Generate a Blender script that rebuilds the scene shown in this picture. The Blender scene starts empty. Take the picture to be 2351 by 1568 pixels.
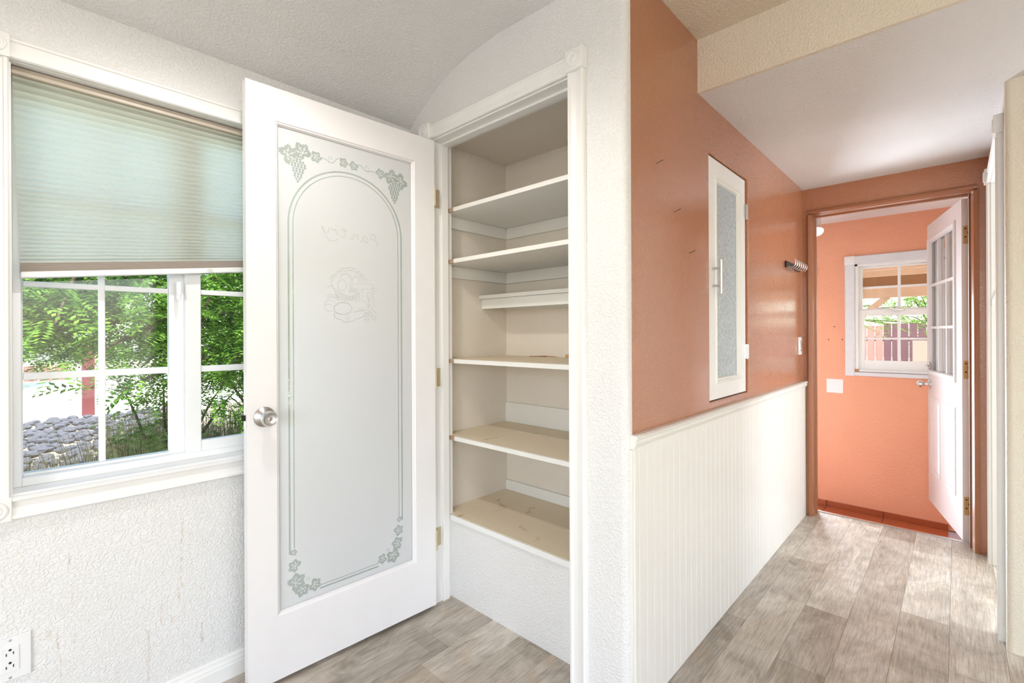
import bpy, bmesh, math, random
from mathutils import Vector, Matrix
from mathutils.geometry import delaunay_2d_cdt
random.seed(7)
S = bpy.context.scene
COL = S.collection
PI = math.pi

# ------------------------------------------------------------------ camera
YAW, ROLL, FPX, CYPX, CAMH = 0.7536218, -0.0046794, 1088.667, 768.2, 1.17
cam = bpy.data.cameras.new('camera')
co = bpy.data.objects.new('camera', cam); COL.objects.link(co); S.camera = co
F = Vector((-math.sin(YAW), math.cos(YAW), 0)); R0 = Vector((math.cos(YAW), math.sin(YAW), 0)); U0 = Vector((0, 0, 1))
A = R0*math.cos(ROLL) + U0*math.sin(ROLL); B = -R0*math.sin(ROLL) + U0*math.cos(ROLL)
M = Matrix.Identity(4)
for i in range(3):
    M[i][0] = A[i]; M[i][1] = B[i]; M[i][2] = -F[i]
M[2][3] = CAMH
co.matrix_world = M
cam.sensor_fit = 'HORIZONTAL'; cam.sensor_width = 36; cam.lens = 36*FPX/2351
cam.shift_y = -(784-CYPX)/2351
cam.clip_start = 0.02; cam.clip_end = 200

# ------------------------------------------------------------------ world, sun, daylight, exposure
S.view_settings.view_transform = 'Standard'; S.view_settings.look = 'None'
S.view_settings.gamma = 1; S.view_settings.use_curve_mapping = False
S.view_settings.exposure = -0.03
S.cycles.use_denoising = True
S.cycles.sample_clamp_indirect = 5
S.cycles.max_bounces = 6; S.cycles.diffuse_bounces = 4; S.cycles.glossy_bounces = 3; S.cycles.transmission_bounces = 4; S.cycles.transparent_max_bounces = 10
S.cycles.caustics_reflective = False; S.cycles.caustics_refractive = False
S.cycles.use_adaptive_sampling = True; S.cycles.adaptive_threshold = .09
W = bpy.data.worlds.new('world'); S.world = W; W.use_nodes = True
wn = W.node_tree.nodes; wl = W.node_tree.links
sky = wn.new('ShaderNodeTexSky'); sky.sky_type = 'NISHITA'; sky.sun_disc = False
sky.sun_elevation = math.radians(55); sky.sun_rotation = math.radians(120); sky.dust_density = 2
wl.new(sky.outputs[0], wn['Background'].inputs[0]); wn['Background'].inputs[1].default_value = 0.95
def lamp(name, kind, loc, energy, color, **k):
    d = bpy.data.lights.new(name, kind); d.energy = energy; d.color = color
    for a, b in k.items():
        if a != 'direction': setattr(d, a, b)
    o = bpy.data.objects.new(name, d); COL.objects.link(o); o.location = loc
    if 'direction' in k: o.rotation_euler = Vector(k['direction']).to_track_quat('-Z', 'Y').to_euler()
    return o
lamp('sun', 'SUN', (0, 0, 20), 6.5, (1, .95, .87), angle=0.01, direction=(-.42, -.30, -1.05))
DAY = (1, .985, .96)
# area fills added outside unseen openings; the porch door lamp is real daylight
lamp('fill_light_rear', 'AREA', (0.9, -2.75, 1.25), 48, DAY, shape='RECTANGLE', size=2.6, size_y=1.7, direction=(-.12, 1, 0.28))  # added fill for the main room, no known window there
lamp('fill_light_side', 'AREA', (3.15, 0.2, 1.25), 24, DAY, shape='RECTANGLE', size=2.0, size_y=1.5, direction=(-1, .1, 0.03))  # second added fill, from an invented side opening
lamp('fill_light_side_room', 'AREA', (1.72, 3.05, 1.1), 34, (.88, .94, 1), shape='RECTANGLE', size=.9, size_y=1.4, direction=(-1, .25, .0))  # added to brighten the side room and hall, its window unseen
lamp('daylight_porch_door', 'AREA', (-1.30, 4.80, 0.62), 52, (.82, .91, 1), shape='RECTANGLE', size=.66, size_y=1.6, direction=(.5, -1, .06), spread=math.radians(95))
lamp('fill_light_laundry', 'AREA', (1.02, 4.15, 1.0), 8, (1, .97, .93), shape='RECTANGLE', size=.7, size_y=1.1, direction=(-1, .05, 0))  # added laundry fill, outside an unseen right-hand opening

# ------------------------------------------------------------------ materials
def newmat(name):
    m = bpy.data.materials.new(name); m.use_nodes = True
    nt = m.node_tree; b = nt.nodes['Principled BSDF']
    return m, nt, b
def srgb(r, g, b):
    f = lambda c: (c/255/12.92 if c/255 <= .04045 else ((c/255+.055)/1.055)**2.4)
    return (f(r), f(g), f(b), 1)
def coords(nt, scale=(1, 1, 1), kind='Object'):
    tc = nt.nodes.new('ShaderNodeTexCoord'); mp = nt.nodes.new('ShaderNodeMapping')
    mp.inputs['Scale'].default_value = scale
    nt.links.new(tc.outputs[kind], mp.inputs[0]); return mp.outputs[0]
def noise(nt, vec, scale, detail=3, rough=.55, dist=0):
    n = nt.nodes.new('ShaderNodeTexNoise'); n.inputs['Scale'].default_value = scale
    n.inputs['Detail'].default_value = detail; n.inputs['Roughness'].default_value = rough; n.inputs['Distortion'].default_value = dist
    nt.links.new(vec, n.inputs['Vector']); return n.outputs['Fac']
def ramp(nt, fac, stops):
    r = nt.nodes.new('ShaderNodeValToRGB'); nt.links.new(fac, r.inputs[0])
    e = r.color_ramp.elements
    while len(e) < len(stops): e.new(.5)
    for el, (p, c) in zip(e, stops): el.position = p; el.color = c
    return r.outputs[0]
def mixc(nt, fac, a, b, mode='MIX'):
    m = nt.nodes.new('ShaderNodeMix'); m.data_type = 'RGBA'; m.blend_type = mode
    def put(sock, v):
        if hasattr(v, 'is_output'): nt.links.new(v, sock)
        else: sock.default_value = v
    put(m.inputs[0], fac); put(m.inputs[6], a); put(m.inputs[7], b)
    return m.outputs[2]
def math_(nt, op, a, b=None):
    m = nt.nodes.new('ShaderNodeMath'); m.operation = op
    for i, v in enumerate((a, b)):
        if v is None: continue
        if hasattr(v, 'is_output'): nt.links.new(v, m.inputs[i])
        else: m.inputs[i].default_value = v
    return m.outputs[0]
def bump(nt, b, h, strength, dist=.002):
    n = nt.nodes.new('ShaderNodeBump'); n.inputs['Strength'].default_value = strength; n.inputs['Distance'].default_value = dist
    nt.links.new(h, n.inputs['Height']); nt.links.new(n.outputs[0], b.inputs['Normal'])
def plaster(name, col, rough=.55, scale=170, strength=.5, mottle=.04, spec=.4):
    m, nt, b = newmat(name)
    v = coords(nt)
    h = noise(nt, v, scale, 2, .5, .3)
    h2 = ramp(nt, h, [(.42, (0, 0, 0, 1)), (.62, (1, 1, 1, 1))])
    big = noise(nt, v, 3, 3)
    c2 = tuple(c*(1-mottle*2) for c in col[:3]) + (1,)
    nt.links.new(mixc(nt, big, c2, col), b.inputs['Base Color'])
    b.inputs['Roughness'].default_value = rough; b.inputs['Specular IOR Level'].default_value = spec
    bump(nt, b, h2, strength, .0018)
    return m
def plain(name, col, rough=.4, metal=0, spec=.5, wear=0.03, wscale=12):
    m, nt, b = newmat(name)
    f = noise(nt, coords(nt), wscale, 4)
    c2 = tuple(max(0, c*(1-wear*2)) for c in col[:3]) + (1,)
    nt.links.new(mixc(nt, f, c2, col), b.inputs['Base Color'])
    b.inputs['Roughness'].default_value = rough; b.inputs['Metallic'].default_value = metal; b.inputs['Specular IOR Level'].default_value = spec
    return m
WHITE = srgb(238, 237, 234)
m_wall = plaster('white_orange_peel_paint', srgb(238, 237, 235), .5, 150, .7)
m_ceil = plaster('ceiling_texture_paint', srgb(234, 233, 231), .6, 120, .6)
m_soffit = plaster('cream_ceiling_paint', srgb(232, 222, 203), .6, 120, .6)
m_beige = plaster('cream_wall_paint', srgb(234, 226, 208), .5, 150, .5)
m_orange = plaster('terracotta_wall_paint', srgb(184, 119, 80), .21, 150, .8, .04, .7)
m_orange.node_tree.nodes['Principled BSDF'].inputs['Coat Weight'].default_value = .6
m_orange.node_tree.nodes['Principled BSDF'].inputs['Coat Roughness'].default_value = .16
m_peach = plaster('peach_wall_paint', srgb(228, 158, 124), .5, 130, .6, .05)
m_trim = plain('white_trim_paint', srgb(242, 241, 238), .32)
m_door = plain('white_door_paint', srgb(240, 238, 238), .35)
m_vinyl = plain('white_window_vinyl', srgb(240, 242, 243), .3)
m_otrim = plain('brown_orange_trim_paint', srgb(160, 103, 70), .28, wear=.08)
m_cream = plain('cream_beadboard_paint', srgb(238, 236, 229), .35)
m_steel = plain('brushed_nickel', (.62, .60, .58, 1), .28, 1)
m_chrome = plain('chrome', (.8, .8, .8, 1), .12, 1)
m_black = plain('black_metal', (.02, .02, .02, 1), .35, .6)
m_dark = plain('dark_slot', (.015, .015, .015, 1), .6)
m_brass = plain('aged_brass', srgb(220, 190, 134), .4, .2, wear=.15, wscale=40)
m_hinge = plain('paint_smeared_brass', srgb(214, 198, 164), .5, .15, wear=.15, wscale=60)
m_rust = plain('brown_screw', srgb(96, 66, 34), .5, .4)
m_plastic = plain('white_plastic', srgb(240, 240, 240), .3)
m_shelfwhite = plain('white_shelf_paint', srgb(236, 234, 228), .45)
m_pantry = plaster('pantry_paint', srgb(233, 224, 211), .55, 150, .35)
m_rawwood = plain('raw_particle_edge', srgb(188, 160, 134), .7, wear=.2, wscale=60)
m_wood = plain('bare_wood', srgb(176, 122, 70), .6, wear=.2, wscale=30)
m_bark = plain('bark', srgb(104, 84, 66), .9, wear=.25, wscale=30)
m_tan = plain('tan_painted_lumber', srgb(220, 190, 160), .7, wear=.12, wscale=6)
m_sheet = plain('pale_roof_sheet', srgb(228, 220, 212), .6, wear=.15)
m_fence = plain('red_brown_fence', srgb(132, 92, 92), .8, wear=.2, wscale=8)
m_pinkfence = plain('faded_and_sunlit_fence', srgb(196, 140, 124), .8, wear=.15, wscale=8)  # far fence's own pink; also paints sunlight onto the left garden boards
m_rock = plain('grey_rock', srgb(100, 99, 101), .9, wear=.25, wscale=14)
m_concrete = plain('pale_concrete', srgb(226, 216, 206), .9, wear=.08, wscale=3)
m_terra = plain('terracotta_tile', srgb(164, 82, 48), .35, wear=.15, wscale=14)
m_grass = plain('dry_grass', srgb(150, 140, 96), .9, wear=.2)
def m_shelfpaper():
    m, nt, b = newmat('stained_beige_shelf_top')
    v = coords(nt); f = noise(nt, v, 60, 4, .7); g = noise(nt, v, 9, 4, .6, 1)
    c = mixc(nt, f, srgb(226, 208, 180), srgb(238, 223, 197))
    st = ramp(nt, g, [(.62, (0, 0, 0, 1)), (.72, (.7, .7, .7, 1))])
    nt.links.new(mixc(nt, st, c, srgb(176, 134, 88)), b.inputs['Base Color']); b.inputs['Roughness'].default_value = .55
    return m
m_paper = m_shelfpaper()
def m_stained_wall():
    # white textured wall with rusty drip stains of their own shape
    m = m_wall.copy(); m.name = 'white_wall_with_drips'; nt = m.node_tree; b = nt.nodes['Principled BSDF']
    src = b.inputs['Base Color'].links[0].from_socket
    tc = nt.nodes.new('ShaderNodeTexCoord'); sp = nt.nodes.new('ShaderNodeSeparateXYZ'); nt.links.new(tc.outputs['Object'], sp.inputs[0])
    wob = noise(nt, tc.outputs['Object'], 30, 2); br = noise(nt, tc.outputs['Object'], 70, 3)
    y = math_(nt, 'ADD', sp.outputs['Y'], math_(nt, 'MULTIPLY', math_(nt, 'SUBTRACT', wob, .5), .012)); z = sp.outputs['Z']
    tot = None
    for (yc, z0, z1, w, a) in [(.118, .505, .57, .0035, .6), (.095, .30, .36, .003, .7), (.1, .22, .30, .003, .4), (.125, .40, .47, .003, .5), (.128, .30, .33, .004, .5), (.385, .36, .57, .0028, .75),
                               (.376, .31, .36, .004, .5), (.298, .10, .26, .007, .35), (.33, .26, .33, .004, .4), (.44, .15, .22, .005, .5), (.36, .255, .275, .012, .35), (.47, .1, .25, .008, .15), (.22, .05, .2, .006, .2), (.07, .34, .36, .02, .3)]:
        d = math_(nt, 'ABSOLUTE', math_(nt, 'SUBTRACT', y, yc))
        mk = math_(nt, 'MULTIPLY', math_(nt, 'LESS_THAN', d, w*.6), math_(nt, 'MULTIPLY', math_(nt, 'GREATER_THAN', z, z0), math_(nt, 'LESS_THAN', z, z1)))
        mk = math_(nt, 'MULTIPLY', mk, a)
        tot = mk if tot is None else math_(nt, 'MAXIMUM', tot, mk)
    tot = math_(nt, 'MULTIPLY', tot, ramp(nt, br, [(.38, (0, 0, 0, 1)), (.6, (1, 1, 1, 1))]))
    nt.links.new(mixc(nt, tot, src, srgb(206, 180, 146)), b.inputs['Base Color'])
    return m
m_wall_left = m_stained_wall()
def m_plank_():
    m, nt, b = newmat('weathered_grey_oak_vinyl')
    oi = nt.nodes.new('ShaderNodeObjectInfo'); tc = nt.nodes.new('ShaderNodeTexCoord')
    ad = nt.nodes.new('ShaderNodeVectorMath'); ad.operation = 'ADD'
    cb = nt.nodes.new('ShaderNodeCombineXYZ'); nt.links.new(math_(nt, 'MULTIPLY', oi.outputs['Random'], 37.0), cb.inputs[2]); nt.links.new(math_(nt, 'MULTIPLY', oi.outputs['Random'], 91.0), cb.inputs[0])
    nt.links.new(tc.outputs['Object'], ad.inputs[0]); nt.links.new(cb.outputs[0], ad.inputs[1])
    def mp(sc):
        q = nt.nodes.new('ShaderNodeMapping'); q.inputs['Scale'].default_value = sc; nt.links.new(ad.outputs[0], q.inputs[0]); return q.outputs[0]
    blotch = noise(nt, mp((1, .5, 1)), 7, 5, .62, 1.2)
    grain = noise(nt, mp((1, .07, 1)), 120, 4, .65, .4)
    fine = noise(nt, mp((1, .04, 1)), 330, 2, .5)
    rust = noise(nt, mp((1, .7, 1)), 5, 4, .6, .8)
    c = ramp(nt, blotch, [(.27, srgb(172, 164, 154)), (.42, srgb(210, 203, 192)), (.58, srgb(233, 227, 217)), (.72, srgb(250, 246, 239))])
    c = mixc(nt, ramp(nt, rust, [(.54, (0, 0, 0, 1)), (.70, (.5, .5, .5, 1))]), c, srgb(206, 184, 156))
    g = ramp(nt, grain, [(.3, srgb(205, 201, 196)), (.55, (1, 1, 1, 1))])
    c = mixc(nt, .75, c, g, 'MULTIPLY')
    c = mixc(nt, .35, c, ramp(nt, fine, [(.4, srgb(190, 184, 178)), (.6, (1, 1, 1, 1))]), 'MULTIPLY')
    sp = nt.nodes.new('ShaderNodeSeparateXYZ'); nt.links.new(ad.outputs[0], sp.inputs[0])
    cell = math_(nt, 'FLOOR', math_(nt, 'MULTIPLY', sp.outputs['Y'], 2.6)); wnz = nt.nodes.new('ShaderNodeTexWhiteNoise'); wnz.noise_dimensions = '2D'
    cb2 = nt.nodes.new('ShaderNodeCombineXYZ'); nt.links.new(cell, cb2.inputs[0]); nt.links.new(math_(nt, 'MULTIPLY', oi.outputs['Random'], 53.0), cb2.inputs[1]); nt.links.new(cb2.outputs[0], wnz.inputs['Vector'])
    c = mixc(nt, 1.0, c, ramp(nt, wnz.outputs['Value'], [(0, srgb(228, 225, 222)), (1, (1, 1, 1, 1))]), 'MULTIPLY')
    tone = ramp(nt, oi.outputs['Random'], [(0, srgb(214, 210, 206)), (.5, srgb(238, 234, 229)), (1, (1, 1, 1, 1))])
    c = mixc(nt, 1.0, c, tone, 'MULTIPLY')
    nt.links.new(c, b.inputs['Base Color'])
    b.inputs['Roughness'].default_value = .38; b.inputs['Specular IOR Level'].default_value = .45
    bump(nt, b, grain, .12, .001)
    return m
m_plank = m_plank_()
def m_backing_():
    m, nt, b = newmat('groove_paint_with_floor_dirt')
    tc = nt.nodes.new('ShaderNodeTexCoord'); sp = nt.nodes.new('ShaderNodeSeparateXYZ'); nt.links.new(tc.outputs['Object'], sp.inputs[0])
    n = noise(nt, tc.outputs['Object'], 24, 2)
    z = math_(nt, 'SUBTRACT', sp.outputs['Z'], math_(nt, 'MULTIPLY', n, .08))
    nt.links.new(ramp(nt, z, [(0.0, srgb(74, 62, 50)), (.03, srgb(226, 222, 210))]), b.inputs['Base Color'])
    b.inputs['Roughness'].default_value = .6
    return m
m_backing = m_backing_()
def shader_mix(name, parts):
    """parts: list of (weight, node type, dict) mixed one after another"""
    m = bpy.data.materials.new(name); m.use_nodes = True; nt = m.node_tree; nt.nodes.clear()
    out = nt.nodes.new('ShaderNodeOutputMaterial'); cur = None; acc = 0
    for w, ty, kw in parts:
        n = nt.nodes.new(ty)
        for k, v in kw.items(): n.inputs[k].default_value = v
        acc += w
        if cur is None: cur = n.outputs[0]
        else:
            mx = nt.nodes.new('ShaderNodeMixShader'); mx.inputs[0].default_value = w/acc
            nt.links.new(cur, mx.inputs[1]); nt.links.new(n.outputs[0], mx.inputs[2]); cur = mx.outputs[0]
    nt.links.new(cur, out.inputs[0])
    return m, nt, out, cur
def glass_mat(name, tint=(.97, .985, .98, 1), refl=1.0):
    m, nt, out, cur = shader_mix(name, [(1, 'ShaderNodeBsdfTransparent', {'Color': tint})])
    fr = nt.nodes.new('ShaderNodeFresnel'); fr.inputs[0].default_value = 1.45
    gl = nt.nodes.new('ShaderNodeBsdfGlossy'); gl.inputs['Roughness'].default_value = .02
    mx = nt.nodes.new('ShaderNodeMixShader'); nt.links.new(math_(nt, 'MULTIPLY', fr.outputs[0], refl), mx.inputs[0])
    nt.links.new(cur, mx.inputs[1]); nt.links.new(gl.outputs[0], mx.inputs[2]); nt.links.new(mx.outputs[0], out.inputs[0])
    return m
m_glass = glass_mat('clear_window_glass', refl=.5)
m_etch = shader_mix('clear_etched_glass', [(.36, 'ShaderNodeBsdfTransparent', {'Color': (.95, .97, .96, 1)}), (.56, 'ShaderNodeBsdfDiffuse', {'Color': srgb(198, 208, 203)}), (.08, 'ShaderNodeBsdfGlossy', {'Color': (1, 1, 1, 1), 'Roughness': .05})])[0]
m_frost = shader_mix('frosted_glass', [(.70, 'ShaderNodeBsdfDiffuse', {'Color': (.94, .955, .965, 1)}), (.30, 'ShaderNodeBsdfTranslucent', {'Color': (.92, .95, .95, 1)}), (.10, 'ShaderNodeBsdfRefraction', {'Color': (.95, .97, .97, 1), 'Roughness': .42, 'IOR': 1.08}), (.04, 'ShaderNodeBsdfGlossy', {'Color': (1, 1, 1, 1), 'Roughness': .3})])[0]
m_shade = shader_mix('pale_mint_shade_fabric', [(.12, 'ShaderNodeBsdfDiffuse', {'Color': srgb(240, 240, 238)}), (.88, 'ShaderNodeBsdfTranslucent', {'Color': srgb(249, 252, 245)})])[0]
m_stack = shader_mix('compressed_shade_fabric', [(.8, 'ShaderNodeBsdfDiffuse', {'Color': srgb(190, 178, 168)}), (.2, 'ShaderNodeBsdfTranslucent', {'Color': srgb(200, 205, 198)})])[0]
def m_raingl():
    m, nt, b = newmat('textured_rain_glass')
    v = coords(nt, (1, 1, .35)); h = noise(nt, v, 260, 3, .6)
    nt.links.new(ramp(nt, h, [(.35, srgb(150, 160, 168)), (.7, srgb(214, 222, 226))]), b.inputs['Base Color'])
    b.inputs['Roughness'].default_value = .22; b.inputs['Specular IOR Level'].default_value = .8
    bump(nt, b, h, .9, .003); return m
m_rain = m_raingl()
def leafmat(name, c1, c2):
    m = bpy.data.materials.new(name); m.use_nodes = True; nt = m.node_tree; nt.nodes.clear()
    out = nt.nodes.new('ShaderNodeOutputMaterial'); d = nt.nodes.new('ShaderNodeBsdfDiffuse'); t = nt.nodes.new('ShaderNodeBsdfTranslucent'); mx = nt.nodes.new('ShaderNodeMixShader'); mx.inputs[0].default_value = .32
    c = mixc(nt, ramp(nt, noise(nt, coords(nt), 16.0, 3), [(.40, (0, 0, 0, 1)), (.60, (1, 1, 1, 1))]), c1, c2)
    nt.links.new(c, d.inputs[0]); nt.links.new(c, t.inputs[0]); nt.links.new(d.outputs[0], mx.inputs[1]); nt.links.new(t.outputs[0], mx.inputs[2]); nt.links.new(mx.outputs[0], out.inputs[0])
    return m
m_leaf = leafmat('locust_leaf', srgb(44, 86, 22), srgb(140, 184, 76))
m_leaf2 = leafmat('shrub_leaf', srgb(96, 116, 62), srgb(160, 184, 110))
m_leaf3 = leafmat('far_leaf', srgb(96, 140, 60), srgb(186, 206, 120))
def emis(name, col, st):
    m, nt, b = newmat(name); b.inputs['Base Color'].default_value = col; b.inputs['Emission Color'].default_value = col; b.inputs['Emission Strength'].default_value = st
    return m
m_bulb = emis('lit_bulb', (1, .95, .88, 1), 6.0)
m_globe = emis('lit_white_globe', (1, .98, .95, 1), 1.2)

# ------------------------------------------------------------------ mesh helpers
class MB:
    def __init__(s): s.v = []; s.f = []
    def add(s, vs, fs):
        n = len(s.v); s.v += [tuple(p) for p in vs]; s.f += [tuple(i+n for i in f) for f in fs]; return s
    def box(s, x0, x1, y0, y1, z0, z1):
        return s.add([(x0, y0, z0), (x1, y0, z0), (x1, y1, z0), (x0, y1, z0), (x0, y0, z1), (x1, y0, z1), (x1, y1, z1), (x0, y1, z1)],
                     [(0, 3, 2, 1), (4, 5, 6, 7), (0, 1, 5, 4), (1, 2, 6, 5), (2, 3, 7, 6), (3, 0, 4, 7)])
    def prism(s, pts, axis, a0, a1):
        n = len(pts)
        def mk(p, a):
            return {'x': (a, p[0], p[1]), 'y': (p[0], a, p[1]), 'z': (p[0], p[1], a)}[axis]
        vs = [mk(p, a0) for p in pts] + [mk(p, a1) for p in pts]
        fs = [tuple(range(n)), tuple(range(2*n-1, n-1, -1))] + [(i, i+n, (i+1) % n+n, (i+1) % n) for i in range(n)]
        return s.add(vs, fs)
    def frame_x(s, xa, xb, y0, y1, z0, z1, hy0, hy1, hz0, hz1):
        vs = []
        for xx in (xb, xa):
            vs += [(xx, y0, z0), (xx, y1, z0), (xx, y1, z1), (xx, y0, z1), (xx, hy0, hz0), (xx, hy1, hz0), (xx, hy1, hz1), (xx, hy0, hz1)]
        fs = []
        for i in range(4):
            j = (i+1) % 4
            fs += [(i, j, 4+j, 4+i), (8+i, 12+i, 12+j, 8+j), (i, 8+i, 8+j, j), (4+i, 4+j, 12+j, 12+i)]
        return s.add(vs, fs)
    def lathe(s, prof, c, axis, seg=24):
        """prof: (radius, height) along axis vector from c"""
        ax = Vector(axis).normalized(); u = ax.orthogonal().normalized(); w = ax.cross(u); c = Vector(c)
        vs = []; fs = []
        for r, h in prof:
            for k in range(seg):
                a = 2*PI*k/seg; vs.append(c + ax*h + (u*math.cos(a)+w*math.sin(a))*r)
        for i in range(len(prof)-1):
            for k in range(seg):
                fs.append((i*seg+k, i*seg+(k+1) % seg, (i+1)*seg+(k+1) % seg, (i+1)*seg+k))
        fs.append(tuple(range(seg))[::-1]); fs.append(tuple((len(prof)-1)*seg+k for k in range(seg)))
        return s.add(vs, fs)
    def tube(s, path, r, seg=8):
        path = [Vector(p) for p in path]; rs = r if isinstance(r, (list, tuple)) else [r]*len(path)
        vs = []; fs = []; u = None
        for i, p in enumerate(path):
            d = (path[min(i+1, len(path)-1)]-path[max(i-1, 0)]).normalized()
            u = d.orthogonal().normalized() if u is None else (u - d*u.dot(d)).normalized()
            w = d.cross(u)
            for k in range(seg):
                a = 2*PI*k/seg; vs.append(p+(u*math.cos(a)+w*math.sin(a))*rs[i])
        for i in range(len(path)-1):
            for k in range(seg): fs.append((i*seg+k, i*seg+(k+1) % seg, (i+1)*seg+(k+1) % seg, (i+1)*seg+k))
        fs.append(tuple(range(seg))[::-1]); fs.append(tuple((len(path)-1)*seg+k for k in range(seg)))
        return s.add(vs, fs)
    def mesh(s, name, mat, smooth=False):
        me = bpy.data.meshes.new(name); me.from_pydata(s.v, [], s.f)
        bm = bmesh.new(); bm.from_mesh(me); bmesh.ops.recalc_face_normals(bm, faces=bm.faces); bm.to_mesh(me); bm.free()
        if smooth:
            me.shade_smooth(); me.set_sharp_from_angle(angle=math.radians(35))
        me.materials.append(mat); me.update(); return me
def tag(o, label=None, cat=None, group=None, kind=None):
    if label: o['label'] = label
    if cat: o['category'] = cat
    if group: o['group'] = group
    if kind: o['kind'] = kind
    return o
def link(name, me, parent=None, bevel=0, loc=None):
    o = bpy.data.objects.new(name, me); COL.objects.link(o)
    if loc: o.location = loc
    if parent is not None:
        o.parent = parent
        if parent.get('_world'): o.matrix_parent_inverse = Matrix.Translation(-Vector(parent['_off']))
    if bevel:
        bv = o.modifiers.new('bevel', 'BEVEL'); bv.width = bevel; bv.segments = 2; bv.limit_method = 'ANGLE'; bv.angle_limit = math.radians(40); bv.harden_normals = False
    if parent is not None and parent.get('_world'):
        o['_world'] = 1; o['_off'] = (0, 0, 0)
    return o
def obj(name, mb, mat, parent=None, bevel=0, smooth=False):
    return link(name, mb.mesh(name, mat, smooth), parent, bevel)
def thing(name, loc, label=None, cat=None, group=None, kind=None, local=False, rotz=0):
    o = bpy.data.objects.new(name, None); COL.objects.link(o); o.location = loc; o.rotation_euler = (0, 0, rotz); o.empty_display_size = .05
    if not local: o['_world'] = 1; o['_off'] = tuple(loc)
    return tag(o, label, cat, group, kind)
def bx(*a): return MB().box(*a)
def struct(name, mb, mat, label=None, bevel=0, smooth=False):
    o = obj(name, mb, mat, None, bevel, smooth); return tag(o, label, kind='structure')
# casing moulding: profile across width w, thickness t
def cas_profile(w, t=.019):
    return [(0, 0), (0, .75*t), (.06*w, t), (.16*w, t), (.20*w, .72*t), (.26*w, .66*t), (.5*w, .60*t), (.72*w, .66*t), (.78*w, .72*t), (.82*w, t*.9), (.92*w, t*.95), (w, .7*t), (w, 0)]
def rosette(parent, name, c, size, t, out, along):
    """square corner block with turned rings; out = outward normal axis, along = horizontal in-plane axis"""
    c = Vector(c); out = Vector(out); al = Vector(along); up = Vector((0, 0, 1)); h = size/2
    mb = MB()
    fr = [(-h, -h), (h, -h), (h, h), (-h, h)]
    vs = [c+al*a+up*b_ for a, b_ in fr] + [c+al*a*.97+up*b_*.97+out*t for a, b_ in fr]
    mb.add(vs, [(0, 3, 2, 1), (4, 5, 6, 7), (0, 1, 5, 4), (1, 2, 6, 5), (2, 3, 7, 6), (3, 0, 4, 7)])
    b = obj(name, mb, m_trim, parent, .002)
    q = h*.74
    rg = MB().lathe([(q, 0), (q, .003), (q*.88, .004), (q*.8, .0015), (q*.62, .001), (q*.55, .0035), (q*.42, .004), (q*.34, .0015), (q*.26, .003), (q*.1, .0045)], c+out*t, out, 28)
    obj('turned_ring', rg, m_trim, b, 0, True)
    return b

# ================================================================== STRUCTURE
XL, YP, XO, YE = -1.83, 1.27, -0.722, 3.52      # window wall, pantry wall, orange wall, end wall
ZM, ZH = 2.295, 2.092                            # main and hall ceiling heights
WY0, WY1, WZ0, WZ1 = 0.006, 0.835, 0.748, 1.908  # window opening

# floor with individual planks
flo = struct('floor', bx(-1.98, 3.2, -2.9, 3.65, -.12, -.003), m_plank, 'weathered grey oak vinyl plank floor running into the hall')
PW, PL = .152, 1.22
cache = {}
def plank(x0, x1, y0, y1):
    k = (round(x1-x0, 4), round(y1-y0, 4))
    if k not in cache:
        cache[k] = bx(.0004, k[0]-.0004, .0005, k[1]-.0005, -.003, 0).mesh('plank', m_plank)
    o = bpy.data.objects.new('plank', cache[k]); COL.objects.link(o); o.parent = flo; o.location = (x0, y0, 0)
x = -1.545-2*PW
i = 0
while x < 2.1:
    off = [0.0, .47, .93, .22, .71, 1.05, .35][i % 7]
    y = -1.6 - off
    while y < 3.65:
        y0, y1 = max(y, -1.6), min(y+PL, 3.65)
        if y1-y0 > .03: plank(max(x, -1.83), x+PW, y0, y1)
        y += PL
    x += PW; i += 1

# walls
wl_ = MB()
wl_.box(-2.0, XL, -2.9, WY0, -.1, 2.45).box(-2.0, XL, WY1, 1.95, -.1, 2.45).box(-2.0, XL, WY0, WY1, -.1, WZ0).box(-2.0, XL, WY0, WY1, WZ1, 2.45)
wall_left = struct('wall_left', wl_, m_wall_left, 'white textured wall around the blinded window, with rusty drips')
# pantry front wall, rounded outer corner
DX0, DX1, DZ = -1.657, -0.928, 2.012
wp = MB()
wp.box(-1.83, DX0-.011, YP, YP+.10, 0, 2.45)
wp.box(DX0-.011, DX1+.011, YP, YP+.10, DZ+.011, 2.45)
r = .022
cor = [(DX1+.011, YP+.10), (DX1+.011, YP)] + [(XO-r+r*math.sin(a), YP+r-r*math.cos(a)) for a in [PI/2*k/8 for k in range(9)]] + [(XO, YP+.032), (XO-.02, YP+.032), (XO-.02, YP+.10)]
wp.prism(cor, 'z', 0, 2.45)
struct('wall_pantry', wp, m_wall, 'white textured wall with the pantry doorway', 0, True)
# pantry interior
struct('wall_pantry_left', bx(-1.83, -1.712, YP+.101, 1.95, 0, 2.2), m_pantry, 'off-white left inside wall of the pantry closet')
struct('wall_pantry_back', bx(-1.712, -.831, 1.782, 1.9, 0, 2.2), m_pantry, 'off-white back wall of the pantry closet')
struct('ceiling_pantry', bx(-1.712, -.831, YP+.101, 1.782, 2.047, 2.2), m_pantry, 'off-white closet ceiling')
# orange hall wall with cabinet recess
CY0, CY1, CZ0, CZ1 = 1.925, 2.410, .893, 1.898
wo = MB()
wo.frame_x(-.80, XO, 1.302, 3.65, 0, 2.45, CY0, CY1, CZ0, CZ1)
struct('wall_hall_back', bx(-.83, -.801, 1.302, 3.65, 0, 2.45), m_pantry, 'back of the hall wall inside the closet')
struct('wall_hall', wo, m_orange, 'terracotta painted hall wall above the white beadboard', .006)
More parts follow.
